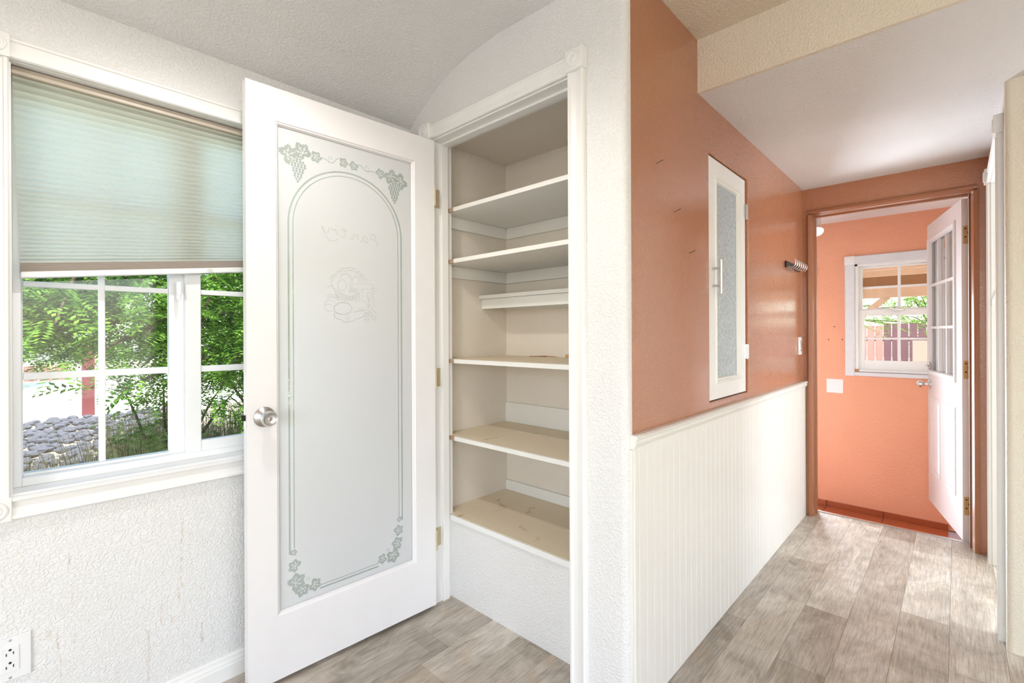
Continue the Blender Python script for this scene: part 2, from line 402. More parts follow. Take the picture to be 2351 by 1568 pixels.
# end wall
OX0, OX1, OZ = -.672, .058, 1.925
we = MB()
we.box(-.9, OX0-.022, YE, 3.65, -.3, 2.45).box(OX1+.022, .232, YE, 3.65, -.3, 2.45).box(OX0-.022, OX1+.022, YE, 3.65, OZ+.022, 2.45)
struct('wall_end', we, m_orange, 'terracotta end wall around the laundry doorway')
struct('wall_side_room_end', bx(.2325, 1.8, 3.56, 3.65, -.3, 2.45), m_wall, 'white end wall of the small room off the hall')
# right hall wall with doorway and cream partition with rounded corner
RY0, RY1, RZ = 2.640, 3.385, 1.92
wr = MB()
wr.box(.13, .23, 2.53, RY0-.011, 0, 2.45).box(.13, .23, RY1+.011, YE, 0, 2.45).box(.13, .23, RY0-.011, RY1+.011, RZ+.011, 2.45)
struct('wall_right', wr, m_wall, 'white hall wall with an open cased doorway')
pc = [(3.2, 2.53), (3.2, 2.505)] + [(.13+.02-.02*math.sin(a), 2.505+.02-.02*math.cos(a)) for a in [PI/2*k/8 for k in range(9)]] + [(.13, 2.53)]
struct('wall_partition', MB().prism(pc, 'z', 0, 2.45), m_beige, 'cream wall end at the right edge of the view', 0, True)
# rest of the room behind the viewer, with openings added for the fill lights
wb = MB()
wb.box(-2.0, -.4, -2.7, -2.6, 0, 2.45).box(2.2, 3.2, -2.7, -2.6, 0, 2.45).box(-.4, 2.2, -2.7, -2.6, 0, .4).box(-.4, 2.2, -2.7, -2.6, 2.1, 2.45)
struct('wall_back', wb, m_wall, 'white wall behind the viewer with a wide opening added for fill light')
ws = MB()
ws.box(3.0, 3.1, -2.7, -.8, 0, 2.45).box(3.0, 3.1, 1.2, 3.65, 0, 2.45).box(3.0, 3.1, -.8, 1.2, 0, .5).box(3.0, 3.1, -.8, 1.2, 2.0, 2.45)
struct('wall_side', ws, m_wall, 'white far side wall of the room with an opening added for fill light')
w2 = MB()
w2.box(1.6, 1.7, 2.53, 2.6, 0, 2.45).box(1.6, 1.7, 3.5, 3.65, 0, 2.45).box(1.6, 1.7, 2.6, 3.5, 0, .4).box(1.6, 1.7, 2.6, 3.5, 1.8, 2.45)
struct('wall_side_room', w2, m_wall, 'white wall of the small room off the hall')
# ceilings
cove = [(-1.83, 2.112), (-1.78, 2.142), (-1.72, 2.181), (-1.65, 2.222), (-1.58, 2.252), (-1.50, 2.276), (-1.42, 2.291), (-1.33, 2.300), (-1.22, 2.304), (-1.08, 2.300), (-.95, 2.296), (-.80, ZM)]
cm = MB()
cm.prism(cove + [(-.735, ZM), (-.735, 2.46), (-1.99, 2.46), (-1.99, 2.105)], 'y', -2.7, YP+.02)
struct('ceiling', cm, m_ceil, 'white textured coved ceiling above the window', 0, True)
struct('ceiling_main', bx(-.735, 3.1, -2.7, 1.83, ZM, 2.46), m_soffit, 'cream flat ceiling of the room')
struct('ceiling_soffit', bx(-.79, 3.1, 1.815, 1.83, ZH, ZM+.002), m_soffit, 'cream drop face between the two ceilings')
struct('ceiling_hall', bx(-.79, 3.1, 1.83, 3.64, ZH, 2.46), m_ceil, 'white textured hall ceiling')

# ---- laundry room beyond the door
YB = 4.62; FZ = -.25
BX0, BX1, BZ0, BZ1 = -.592, -.055, .862, 1.716    # window opening
EX0, EX1, EZ = -1.66, -.925, 1.645               # porch doorway
lb = MB()
lb.box(-2.2, EX0, YB, YB+.14, FZ, 2.2).box(EX1, BX0, YB, YB+.14, FZ, 2.2).box(BX1, 1.0, YB, YB+.14, FZ, 2.2).box(EX0, EX1, YB, YB+.14, EZ, 2.2).box(BX0, BX1, YB, YB+.14, FZ, BZ0).box(BX0, BX1, YB, YB+.14, BZ1, 2.2)
struct('wall_laundry_back', lb, m_peach, 'peach laundry wall with a white window')
struct('wall_laundry_left', bx(-2.2, -2.1, 3.6, YB, FZ, 2.2), m_wall, 'white left wall of the laundry')
lr = MB().box(.9, 1.0, 3.6, 3.75, FZ, 2.2).box(.9, 1.0, 4.5, YB, FZ, 2.2).box(.9, 1.0, 3.75, 4.5, FZ, .4).box(.9, 1.0, 3.75, 4.5, 1.6, 2.2)
struct('wall_laundry_right', lr, m_wall, 'white right wall of the laundry with an opening')
struct('wall_laundry_front', bx(-2.2, -.9, 3.64, 3.70, FZ, 2.2), m_wall, 'white wall beside the laundry doorway')
struct('ceiling_laundry', bx(-2.2, 1.0, 3.65, YB+.1, 2.07, 2.2), plaster('laundry_ceiling_paint', srgb(240, 236, 234), .6), 'white laundry ceiling')
lf = struct('floor_laundry', bx(-2.2, 1.0, 3.65, YB+.1, FZ-.1, FZ-.006), plain('grey_lilac_floor', srgb(168, 158, 166), .5), 'sunken laundry floor of terracotta tiles and grey vinyl')
tw = .37
xs = [-.047-tw*k for k in range(6)]
ti = bx(.002, tw-.002, .002, .298, -.006, 0).mesh('tile', m_terra)
for xx in xs:
    for k in range(3):
        o = link('tile', ti, lf); o.location = (xx-tw, YB-.01-.30*(k+1), FZ)
bb = tag(thing('baseboard_laundry', (-.4, YB, FZ), 'dark terracotta tile baseboard under the peach wall'), kind='structure')
for xx in xs[:2]:
    obj('tile', bx(xx-tw+.002, xx-.002, YB-.014, YB, FZ, FZ+.046), m_terra, bb, .002)
obj('tile', bx(EX1+.065, xs[2]-.002, YB-.014, YB, FZ, FZ+.046), m_terra, bb, .002)

# ================================================================== LEFT WINDOW
w1 = thing('window_1', (XL-.1, .42, WZ0), 'white vinyl sliding window with grid bars looking onto a locust tree', kind='structure')
xf0, xf1 = -1.965, -1.895
jb = MB().box(xf0, XL, WY0-.002, WY0+.004, WZ0, WZ1).box(xf0, XL, WY1-.004, WY1, WZ0, WZ1).box(xf0, XL, WY0, WY1, WZ1-.004, WZ1).box(xf0, XL+.004, WY0, WY1, WZ0, WZ0+.005)
obj('reveal', jb, m_trim, w1)
fm = MB().box(xf0, xf1, WY0+.004, WY0+.022, WZ0+.005, WZ1-.004).box(xf0, xf1, WY1-.022, WY1-.004, WZ0+.005, WZ1-.004).box(xf0, xf1, WY0+.022, WY1-.022, WZ0+.005, WZ0+.028).box(xf0, xf1, WY0+.022, WY1-.022, WZ1-.026, WZ1-.004)
obj('frame', fm, m_vinyl, w1, .002)
def sash(y0, y1, z0, z1, xa, xb, st, sb, glass_y0, glass_y1, glass_z0, label):
    s = obj('sash', MB().box(xa, xb, y0, glass_y0, z0, z1).box(xa, xb, glass_y1, y1, z0, z1).box(xa, xb, glass_y0, glass_y1, z0, glass_z0).box(xa, xb, glass_y0, glass_y1, z1-.03, z1), m_vinyl, w1, .003)
    xm = (xa+xb)/2
    ym = (glass_y0+glass_y1)/2
    zs = [glass_z0, 1.057, 1.321, 1.585, z1-.03]
    for a, b_ in ((glass_y0, ym), (ym, glass_y1)):
        for q in range(4):
            obj('pane', bx(xm-.002, xm+.002, a, b_, zs[q], zs[q+1]), m_glass, s)
    obj('muntin', bx(xm-.008, xm+.008, ym-.008, ym+.008, glass_z0, z1-.03), m_vinyl, s, .002)
    for zc, hw in ((1.057, .0105), (1.321, .0085), (1.585, .0085)):
        obj('muntin', bx(xm-.007, xm+.007, glass_y0, glass_y1, zc-hw, zc+hw), m_vinyl, s, .002)
    return s
sash(WY0+.022, .420, WZ0+.028, WZ1-.03, -1.950, -1.920, 0, 0, .031, .372, .784, '')
sash(.412, WY1-.022, WZ0+.026, WZ1-.028, -1.918, -1.892, 0, 0, .457, .790, .812, '')
lt = MB().box(-1.892, -1.876, .385, .397, 1.29, 1.35).box(-1.880, -1.868, .387, .394, 1.285, 1.31)
obj('latch', lt, m_plastic, w1, .002)
# casing around it
t1 = thing('trim_1', (XL, .4, WZ0-.06), 'white fluted casing with corner blocks around the window', kind='structure')
pf = cas_profile(.056)
obj('casing_top', MB().prism([(XL+b_, WZ1-.003+a) for a, b_ in pf], 'y', WY0+.001, WY1), m_trim, t1)
obj('casing_bottom', MB().prism([(XL+b_*1.15, WZ0-a*1.02) for a, b_ in cas_profile(.060)], 'y', WY0+.001, WY1), m_trim, t1)
obj('casing_side', MB().prism([(XL+b_, WY0-a) for a, b_ in pf], 'z', WZ0, WZ1), m_trim, t1)
obj('casing_side', MB().prism([(XL+b_, WY1+a) for a, b_ in pf], 'z', WZ0, WZ1), m_trim, t1)
for yy in (WY0-.029, WY1+.029):
    for zz in (WZ1+.026, WZ0-.030):
        rosette(t1, 'corner_block', (XL, yy, zz), .064, .024, (1, 0, 0), (0, 1, 0))
# cellular shade
bl = thing('window_blind', (-1.875, .42, 1.33), 'pale mint cellular shade hanging crooked over the upper half of the window', 'blind')
y0t, y1t, y0b, y1b = .012, .825, .026, .828
zl = lambda f: 1.884 + f*(1.372-1.884)
zr = lambda f: 1.886 + f*(1.470-1.886)
n = 34
def ease(t): return t*1.32 - .32*t*t
rows = []
for k in range(2*n+1):
    t = k/(2*n); f = ease(t)/1.0
    out = .007 if k % 2 else -.001
    rows.append((f, out))
for nm, sx in (('shade_front', 1), ('shade_back', -1)):
    mb = MB(); vs = []; fs = []
    cols = 12
    for f, out in rows:
        for c in range(cols+1):
            u = c/cols; ya = y0t+(y0b-y0t)*f; yb_ = y1t+(y1b-y1t)*f
            vs.append((-1.874+sx*(.004+out), ya+(yb_-ya)*u, zl(f)+(zr(f)-zl(f))*u))
    for k in range(2*n):
        for c in range(cols):
            a = k*(cols+1)+c; fs.append((a, a+1, a+cols+2, a+cols+1))
    me = bpy.data.meshes.new('shade'); me.from_pydata(vs, [], fs); me.materials.append(m_shade)
    link('shade_fabric', me, bl)
def slab(mb, z0, h, xa, xb, sl=(1.470-1.372)/(.828-.026)):
    ya, yb_ = .026, .828; d = sl*(yb_-ya)
    return mb.add([(xa, ya, z0), (xb, ya, z0), (xb, yb_, z0+d), (xa, yb_, z0+d), (xa, ya, z0+h), (xb, ya, z0+h), (xb, yb_, z0+h+d), (xa, yb_, z0+h+d)],
                  [(0, 3, 2, 1), (4, 5, 6, 7), (0, 1, 5, 4), (1, 2, 6, 5), (2, 3, 7, 6), (3, 0, 4, 7)])
st = MB()
for k in range(9): slab(st, 1.3475+k*.0028, .0020, -1.885+(k % 2)*.0012, -1.862-(k % 2)*.0012)
slab(st, 1.3475, .025, -1.883, -1.865)
obj('folded_stack', st, m_stack, bl)
rl = slab(MB(), 1.330, .0175, -1.886, -1.859)
rail = obj('bottom_rail', rl, m_vinyl, bl, .003)
obj('pull_tab', MB().lathe([(.0085, 0), (.0085, .002), (.006, .003)], (-1.859, .475, 1.393), (1, 0, 0), 20), plain('clear_tab', srgb(214, 218, 216), .2), rail)
obj('head_rail', bx(-1.892, -1.852, .010, .83, 1.881, WZ1-.006), plain('beige_head_rail', srgb(192, 180, 164), .4), bl, .003)

# outlet and baseboard
ot = thing('wall_outlet', (XL, .003, .264), 'white duplex wall outlet on the textured wall below the window', 'outlet')
pl = obj('cover_plate', bx(XL, XL+.006, -.036, .043, .264, .377), m_plastic, ot, .002)
obj('receptacle', bx(XL+.005, XL+.008, -.0135, .0205, .287, .354), m_plastic, pl, .001)
for zc in (.337, .303):
    obj('slot', bx(XL+.0075, XL+.0084, -.0045, -.0025, zc-.006, zc+.001), m_dark, pl)
    obj('slot', bx(XL+.0075, XL+.0084, .0085, .0105, zc-.005, zc+.002), m_dark, pl)
    obj('slot', MB().lathe([(.003, 0), (.003, .0009)], (XL+.0075, .0035, zc+.008), (1, 0, 0), 12), m_dark, pl)
for zc in (.370, .272): obj('screw', MB().lathe([(.003, 0), (.003, .001), (.002, .0014)], (XL+.006, .0035, zc), (1, 0, 0), 12), m_steel, pl)
bpf = [(XL, 0), (XL+.016, 0), (XL+.016, .045), (XL+.013, .050), (XL+.013, .056), (XL+.009, .064), (XL+.008, .072), (XL+.003, .078), (XL, .078)]
struct('baseboard_left', MB().prism(bpf, 'y', -2.6, YP), m_trim, 'white moulded baseboard under the window wall')

# ================================================================== PANTRY DOOR (door_1)
HX, HY = -1.630, 1.255
d1 = thing('door_1', (HX, HY, 0), 'white pantry door standing open, frosted pane etched with grapevines', kind='structure', local=True, rotz=math.atan2(-.99870741, -.0508283))
T = .035; DW = .728
g0, g1, gz0, gz1 = .097, .637, .228, 1.891
leafm = MB()
leafm.box(0, g0, -T, 0, .016, 2.001).box(g1, DW, -T, 0, .016, 2.001).box(g0, g1, -T, 0, .016, gz0).box(g0, g1, -T, 0, gz1, 2.001)
dl = obj('door_frame', leafm, m_door, d1)
# sloped glazing bead on both faces
for ys, yi, in ((-.0005, -.013), (-T+.0005, -T+.013)):
    bd = MB(); i_ = .011
    o4 = [(g0, gz0), (g1, gz0), (g1, gz1), (g0, gz1)]; n4 = [(g0+i_, gz0+i_), (g1-i_, gz0+i_), (g1-i_, gz1-i_), (g0+i_, gz1-i_)]
    m4 = [(g0+.003, gz0+.003), (g1-.003, gz0+.003), (g1-.003, gz1-.003), (g0+.003, gz1-.003)]
    q4 = [(g0+.006, gz0+.006), (g1-.006, gz0+.006), (g1-.006, gz1-.006), (g0+.006, gz1-.006)]
    s_ = -1 if ys > -.01 else 1
    rings = [(o4, ys), (m4, ys+s_*.0035), (q4, ys+s_*.004), (n4, yi), (o4, yi)]
    vs = [(a, yy, b_) for rr, yy in rings for a, b_ in rr]; fs = []
    for k in range(5):
        for j in range(4): fs.append((k*4+j, k*4+(j+1) % 4, ((k+1) % 5)*4+(j+1) % 4, ((k+1) % 5)*4+j))
    bd.add(vs, fs); obj('glazing_bead', bd, m_door, d1)
pane = obj('glass_pane', bx(g0, g1, -.020, -.016, gz0, gz1), m_glass, d1)

# etched design: one planar triangulation of frost and clear shapes
shapes = []   # (polygon, kind, owner, priority)
def stroke(pts, w, owner, pr=5, kind='clear'):
    pts = [Vector(p) for p in pts]
    for a, b_ in zip(pts, pts[1:]):
        d = b_-a
        if d.length < 1e-6: continue
        nn = Vector((-d.y, d.x)).normalized()*w/2; e = d.normalized()*w*.35
        shapes.append(([a-e+nn, a-e-nn, b_+e-nn, b_+e+nn], kind, owner, pr))
def smooth_path(pts, m=6):
    pts = [Vector(p) for p in pts]; out = []
    P_ = [pts[0]] + pts + [pts[-1]]
    for i in range(1, len(P_)-2):
        for k in range(m):
            t = k/m; a, b_, c, d = P_[i-1], P_[i], P_[i+1], P_[i+2]
            out.append(.5*((2*b_)+(c-a)*t+(2*a-5*b_+4*c-d)*t*t+(3*b_-a-3*c+d)*t*t*t))
    out.append(pts[-1]); return out
def leaf2(c, r, ang, owner, veins=True):
    c = Vector(c); pts = []
    tips = [(0, 1.05), (.26, .90), (.50, .74), (.75, .84), (1.0, 1.0), (1.28, .88), (1.55, .70), (1.8, .78), (2.1, .92), (2.4, .84), (2.75, .66), (3.1416, .34)]
    full = tips + [(-a, q) for a, q in tips[-2:0:-1]]
    m = len(full)
    for i in range(m):
        a0, q0 = full[i]; a1, q1 = full[(i+1) % m]
        if a1 < a0-3: a1 += 2*PI
        for k, tooth in ((0, 1.0), (1, .93), (2, 1.05)):
            t = k/3; a = a0+(a1-a0)*t; q = (q0+(q1-q0)*t)*tooth*r
            pts.append(c+Vector((math.cos(a+ang), math.sin(a+ang)))*q)
    pts = [p for i, p in enumerate(pts)]
    # keep angular order (star-shaped around c)
    pts.sort(key=lambda p: math.atan2(p.y-c.y, p.x-c.x))
    shapes.append((pts, 'clear', owner, 2))
    if veins:
        base = c - Vector((math.cos(ang), math.sin(ang)))*.1*r
        for a, q in ((0, .72), (1.0, .66), (-1.0, .66), (2.0, .5), (-2.0, .5)):
            tip = c+Vector((math.cos(a+ang), math.sin(a+ang)))*q*r
            stroke([base, tip], r*.055, None, 4, 'frost')
            md = base.lerp(tip, .5)
            for sg in (.7, -.7): stroke([md, md+Vector((math.cos(a+ang+sg), math.sin(a+ang+sg)))*r*.2], r*.04, None, 4, 'frost')
def grapes(top, tip, w, owner, n_rows=8, gr=.0062):
    top = Vector(top); tip = Vector(tip); d = tip-top; nn = Vector((-d.y, d.x)).normalized()
    rows_ = [2, 4, 5, 5, 4, 4, 3, 3, 2, 1]
    for i, k in enumerate(rows_):
        c = top + d*(i+.3)/len(rows_)
        for j in range(k):
            p = c + nn*((j-(k-1)/2)*gr*1.72 + random.uniform(-.0006, .0006))
            circ = lambda rr: [p+Vector((math.cos(a), math.sin(a)))*rr for a in [2*PI*q/9 for q in range(9)]]
            shapes.append((circ(gr*.98), 'frost', None, 6)); shapes.append((circ(gr*.78), 'clear', owner, 7))
on = 0
owners = {}
def own(name):
    global on
    on += 1; owners[on] = name; return on
leaf2((.592, 1.793), .037, 2.6, own('grape_leaf')); leaf2((.5445, 1.813), .035, 1.0, own('grape_leaf')); leaf2((.4985, 1.809), .023, .1+PI, own('grape_leaf'))
grapes((.5575, 1.788), (.5605, 1.702), .04, own('grape_bunch'))
leaf2((.397, 1.8135), .020, 2.2+PI*.3, own('grape_leaf')); leaf2((.354, 1.8125), .020, -1.1, own('grape_leaf'))
leaf2((.247, 1.806), .022, 2.4, own('grape_leaf')); leaf2((.1995, 1.8065), .034, -2.2, own('grape_leaf')); leaf2((.154, 1.797), .036, -.6, own('grape_leaf'))
grapes((.1845, 1.785), (.1815, 1.700), .04, own('grape_bunch'))
v_ = own('vine'); stroke(smooth_path([(.476, 1.809), (.470, 1.8125), (.455, 1.806), (.445, 1.801), (.432, 1.806), (.424, 1.818), (.413, 1.826)]), .0022, v_)
stroke(smooth_path([(.447, 1.802), (.453, 1.812), (.450, 1.822), (.442, 1.824), (.438, 1.818), (.443, 1.815), (.446, 1.819)]), .0010, v_)
v_ = own('vine'); stroke(smooth_path([(.333, 1.822), (.322, 1.816), (.310, 1.806), (.296, 1.803), (.283, 1.809), (.270, 1.806)]), .0022, v_)
stroke(smooth_path([(.300, 1.804), (.293, 1.812), (.298, 1.822), (.306, 1.824), (.309, 1.817), (.304, 1.815)]), .0010, v_)
# arched double border
AC = .373; AZ = 1.5589
def arch(hw, w, zb_l, zb_r, name):
    o_ = own(name)
    a_ = [(AC+hw, zb_l), (AC+hw, 1.0), (AC+hw, AZ)] + [(AC+hw*math.cos(a), AZ+hw*math.sin(a)) for a in [PI*k/48 for k in range(1, 48)]] + [(AC-hw, AZ), (AC-hw, 1.0), (AC-hw, zb_r)]
    stroke(a_, w, o_)
arch(.2195, .0060, .420, .420, 'border_line'); arch(.2045, .0034, .436, .436, 'border_line')
for zc, w in ((.2635, .0055), (.2745, .003)): stroke([(.487, zc), (.262, zc)], w, own('border_line'))
for c, r_, a in (((.58, .4187), .013, 1.9), ((.5755, .372), .024, .6), ((.573, .313), .034, 2.6), ((.551, .283), .027, -1.2), ((.509, .284), .025, 3.6),
                 ((.1655, .4214), .013, 1.2), ((.173, .378), .024, 2.6), ((.1745, .328), .028, .2), ((.197, .287), .032, -1.8), ((.2415, .287), .022, -.4)):
    leaf2(c, r_, a, own('grape_leaf'))
for c in ((.531, .309), (.219, .312)):
    stroke(smooth_path([(c[0], c[1]-.01), (c[0]-.006, c[1]), (c[0], c[1]+.008), (c[0]+.006, c[1]+.003), (c[0]+.001, c[1])]), .0010, own('vine'))
# faint line art: basket, bread, jar; and the mirrored word
def art(x, y):
    u = (x-160.6)/738.4; v = (y-695.8)/750.2
    return (.467-.211*u, (1.414+.020*u)*(1-v)+(1.218+.003*u)*v)
LW = .0007
ow = own('basket_drawing')
def ln(*p, w=LW): stroke(smooth_path([art(*q) for q in p], 4), w, ow)
def ell(cx, cy, rx, ry, w=LW, a0=0, a1=2*PI): stroke([art(cx+rx*math.cos(a0+(a1-a0)*k/20), cy+ry*math.sin(a0+(a1-a0)*k/20)) for k in range(21)], w, ow)
ln((225, 850), (300, 770), (370, 700), (430, 690), (520, 690), (620, 745), (700, 830), (710, 880))
ln((240, 885), (300, 800), (370, 745), (450, 735), (540, 735), (630, 790), (690, 860))
for k in range(7):
    t = k/6; xx = 260+t*400; yy = 800-math.sin(t*PI)*95
    ln((xx-30, yy+22), (xx, yy-8), (xx+34, yy-8))
ln((190, 945), (240, 950), (270, 920)); ln((260, 950), (300, 1020), (310, 1090), (350, 1155)); ln((235, 890), (245, 930), (290, 990))
for k in range(6): ln((290, 985+k*28), (360, 1020+k*22), (440, 1075+k*12), (540, 1078+k*10), (640, 1020+k*16))
for k in range(7): ln((330+k*45, 1060+abs(3-k)*-8), (350+k*45, 1100), (335+k*45, 1145))
ell(385, 930, 60, 75); ell(435, 850, 82, 85, LW, -2.6, 1.2); ell(572, 870, 50, 62); ln((350, 830), (400, 770), (470, 800), (515, 850))
for k in range(9): ell(490+(k % 4)*30+(k//4)*12, 1020-(k//4)*34, 15, 15)
ell(395, 1255, 120, 82, .0016); ln((370, 1168), (470, 1150), (600, 1140), (700, 1155), (742, 1205), (735, 1262), (640, 1290), (548, 1308))
for k in range(3): ln((560+k*55, 1160), (590+k*55, 1170)); ln((615+k*30, 1285), (630+k*28, 1235))
ln((283, 1320), (292, 1380), (380, 1415), (460, 1445), (690, 1362), w=.0014); ln((440, 1330), (447, 1435)); ln((470, 1345), (474, 1430)); ln((285, 1315), (340, 1325), (410, 1318)); ln((540, 1305), (700, 1280), (705, 1360))
ln((640, 920), (720, 915), (820, 940), (828, 1090), (832, 1255)); ln((670, 980), (668, 1140)); ln((800, 990), (806, 1180)); ln((620, 1000), (700, 985), (790, 990), (860, 970), (870, 1010), (835, 1030))
ell(750, 1065, 24, 40); ln((740, 1110), (758, 1190), (752, 1260), (780, 1310)); ln((775, 1110), (752, 1160), (790, 1250), (880, 1325)); ln((745, 1120), (810, 1260), (870, 1330))
for cx, cy in ((718, 1338), (770, 1330), (726, 1410), (826, 1382)): ell(cx, cy, 34, 30); ln((cx-30, cy), (cx, cy-6), (cx+30, cy))
ell(225, 1180, 65, 42, LW, PI, 2*PI); ln((160, 1180), (160, 1240), (185, 1285), (260, 1292)); ln((165, 1195), (260, 1200)); ln((185, 1065), (300, 1070), (340, 1100)); ln((190, 1135), (220, 1105), (320, 1095)); ln((180, 1090), (250, 1090), (310, 1110))
ow = own('pantry_lettering')
def gl(*p, dx=0):
    stroke(smooth_path([(.250+.040*dx+x*.040, 1.524+.0035*dx+y*.038) for x, y in p], 5), .0007, ow)
gl((.2, -.2), (.35, .4), (.55, 1.0), dx=0); gl((.25, .75), (.5, 1.0), (.85, .95), (.85, .6), (.45, .4), dx=0)
gl((.75, .6), (.35, .55), (.2, .2), (.45, .0), (.75, .45), (.75, .1), (1.0, .05), dx=1.0)
gl((.1, .05), (.25, .6), dx=2.1); gl((.2, .4), (.5, .62), (.6, .35), (.65, .05), (.9, .1), dx=2.1)
gl((.45, 1.0), (.3, .3), (.45, .02), (.75, .12), dx=3.2); gl((.1, .65), (.75, .72), dx=3.2)
gl((.15, .05), (.3, .6), (.4, .45), (.7, .62), dx=4.1)
gl((.1, .6), (.2, .2), (.45, .1), (.75, .6), dx=4.9); gl((.8, .7), (.5, -.1), (.15, -.6), (-.4, -.62), (-.7, -.4), dx=4.9)

vs2 = [Vector((g0+.002, gz0+.002)), Vector((g1-.002, gz0+.002)), Vector((g1-.002, gz1-.002)), Vector((g0+.002, gz1-.002))]; fs2 = [[0, 1, 2, 3]]
for poly, k, o_, pr in shapes:
    b0 = len(vs2); vs2 += [Vector(p) for p in poly]
    ar = sum(poly[i].x*poly[(i+1) % len(poly)].y-poly[(i+1) % len(poly)].x*poly[i].y for i in range(len(poly)))
    idx = list(range(b0, b0+len(poly))); fs2.append(idx if ar > 0 else idx[::-1])
ov, oe, of, _, _, ofs = delaunay_2d_cdt(vs2, [], fs2, 1, 1e-6, True)
buckets = {}
for f_, src in zip(of, ofs):
    best = None
    for s_ in src:
        if s_ == 0: continue
        sh = shapes[s_-1]
        if best is None or sh[3] > best[3]: best = sh
    key = best[2] if best and best[1] == 'clear' else 0
    buckets.setdefault(key, []).append(f_)
for key, fl in buckets.items():
    used = {}; vv = []; ff = []
    for f_ in fl:
        ids = []
        for i_ in f_:
            if i_ not in used: used[i_] = len(vv); vv.append((ov[i_].x, -.0155, ov[i_].y))
            ids.append(used[i_])
        ff.append(ids)
    nm = 'frosting' if key == 0 else owners[key]
    me = bpy.data.meshes.new(nm); me.from_pydata(vv, [], ff); me.materials.append(m_frost if key == 0 else m_etch)
    o = link(nm, me, pane)
    if key and nm == 'basket_drawing': tag(o, 'etched line drawing of a basket, bread and jar')
    if key and nm == 'pantry_lettering': tag(o, 'the word Pantry etched in script, seen mirrored')
# knob, latch and hinges
for sgn, nm in ((1, 'door_knob'), (-1, 'door_knob')):
    y0 = 0 if sgn > 0 else -T
    kb = obj(nm, MB().lathe([(.033, 0), (.033, .003), (.030, .006), (.014, .016), (.012, .028), (.014, .032), (.024, .040), (.0255, .052), (.0215, .062), (.0205, .0635), (.017, .061), (.006, .0605)], (.676, y0, .903), (0, sgn, 0), 40), m_steel, d1, 0, True)
    if sgn > 0:
        obj('key_cylinder', MB().lathe([(.006, 0), (.006, .002), (.0045, .003)], (.676, .0603, .903), (0, 1, 0), 20), m_chrome, kb)
        obj('keyhole', bx(.6754, .6766, .063, .0636, .8995, .9065), m_dark, kb)
lp = obj('latch_plate', bx(DW-.0002, DW+.0012, -.027, -.008, .872, .934), m_chrome, d1)
obj('latch_bolt', MB().prism([(DW, -.026), (DW+.010, -.026), (DW+.003, -.012), (DW, -.012)], 'z', .894, .912), m_black, lp)
for zc in (1.765, .985, .29):
    hg = obj('hinge', bx(-.0015, .0, -.032, -.003, zc-.04, zc+.04), m_hinge, d1)
    obj('hinge_pin', MB().lathe([(.0035, -.042), (.0035, .042)], (-.003, .002, zc), (0, 0, 1), 12), m_hinge, hg)

# pantry jamb + casing
t2 = thing('trim_2', (-1.29, YP, 0), 'white fluted casing and jamb around the pantry doorway', kind='structure')
jam = MB().box(DX0-.012, DX0, YP-.002, YP+.102, 0, DZ+.012).box(DX1, DX1+.012, YP-.002, YP+.102, 0, DZ+.012).box(DX0, DX1, YP-.002, YP+.102, DZ, DZ+.012)
obj('jamb', jam, m_trim, t2, .0015)
stp = MB().box(DX0, DX0+.010, YP+.040, YP+.075, 0, DZ).box(DX1-.010, DX1, YP+.040, YP+.075, 0, DZ).box(DX0+.010, DX1-.010, YP+.040, YP+.075, DZ-.010, DZ)
obj('door_stop', stp, m_trim, t2, .0015)
cw = .060
pf = cas_profile(cw, .020)
obj('casing_side', MB().prism([(DX1+.004+a, YP-b_) for a, b_ in pf], 'z', 0, DZ+.006), m_trim, t2)
obj('casing_side', MB().prism([(DX0-.004-a, YP-b_) for a, b_ in pf], 'z', 0, DZ+.006), m_trim, t2)
obj('casing_top', MB().prism([(YP-b_, DZ+.004+a) for a, b_ in pf], 'x', DX0-.005, DX1+.003), m_trim, t2)
rosette(t2, 'corner_block', (DX1+.036, YP, DZ+.040), .070, .027, (0, -1, 0), (1, 0, 0))
rosette(t2, 'corner_block', (DX0-.036, YP, DZ+.040), .070, .027, (0, -1, 0), (1, 0, 0))
sp_ = obj('strike_plate', bx(DX1-.0012, DX1, YP+.006, YP+.034, .872, .934), m_steel, t2)
for zc in (1.765, .985, .29): obj('hinge_leaf', bx(DX0, DX0+.0012, YP+.002, YP+.034, zc-.04, zc+.04), m_hinge, t2)

# ================================================================== PANTRY SHELVES
PX0, PX1, PYB = -1.711, -.832, 1.781
def shelf(z, label, top, front=1.358, edge0=-1.622, cleat=True, th=.018):
    s = thing('pantry_shelf', (-1.25, 1.57, z-th), label, 'shelf', 'pantry shelves')
    obj('board', bx(PX0, PX1, front+.004, PYB, z-th, z-.0015), m_shelfwhite, s)
    obj('top_surface', bx(PX0, PX1, front+.003, PYB, z-.0015, z), top, s)
    obj('front_edge', bx(edge0, PX1, front-.006, front+.0035, z-th-.0005, z-.0005), m_shelfwhite, s, .001)
    obj('raw_end', bx(PX0, edge0-.001, front-.0055, front+.0035, z-th, z-.001), m_rawwood, s)
    if cleat:
        obj('cleat', bx(PX0, PX0+.016, front+.03, PYB, z-th-.055, z-th-.0005), m_shelfwhite, s, .001)
        obj('cleat', bx(PX0+.017, PX1, PYB-.016, PYB, z-th-.055, z-th-.0005), m_shelfwhite, s, .001)
    return s
shelf(1.734, 'highest white pantry shelf, just under the closet ceiling', m_shelfwhite)
shelf(1.506, 'white pantry shelf second from the top', m_shelfwhite)
shelf(1.063, 'eye level pantry shelf holding a splinter and a scrap of cardboard', m_paper, cleat=False)
shelf(.721, 'pantry shelf with beige top, second from the bottom', m_paper, cleat=False)
ns = thing('pantry_shelf', (-1.25, 1.68, 1.30), 'narrow half-depth white shelf along the back of the pantry', 'shelf', 'pantry shelves')
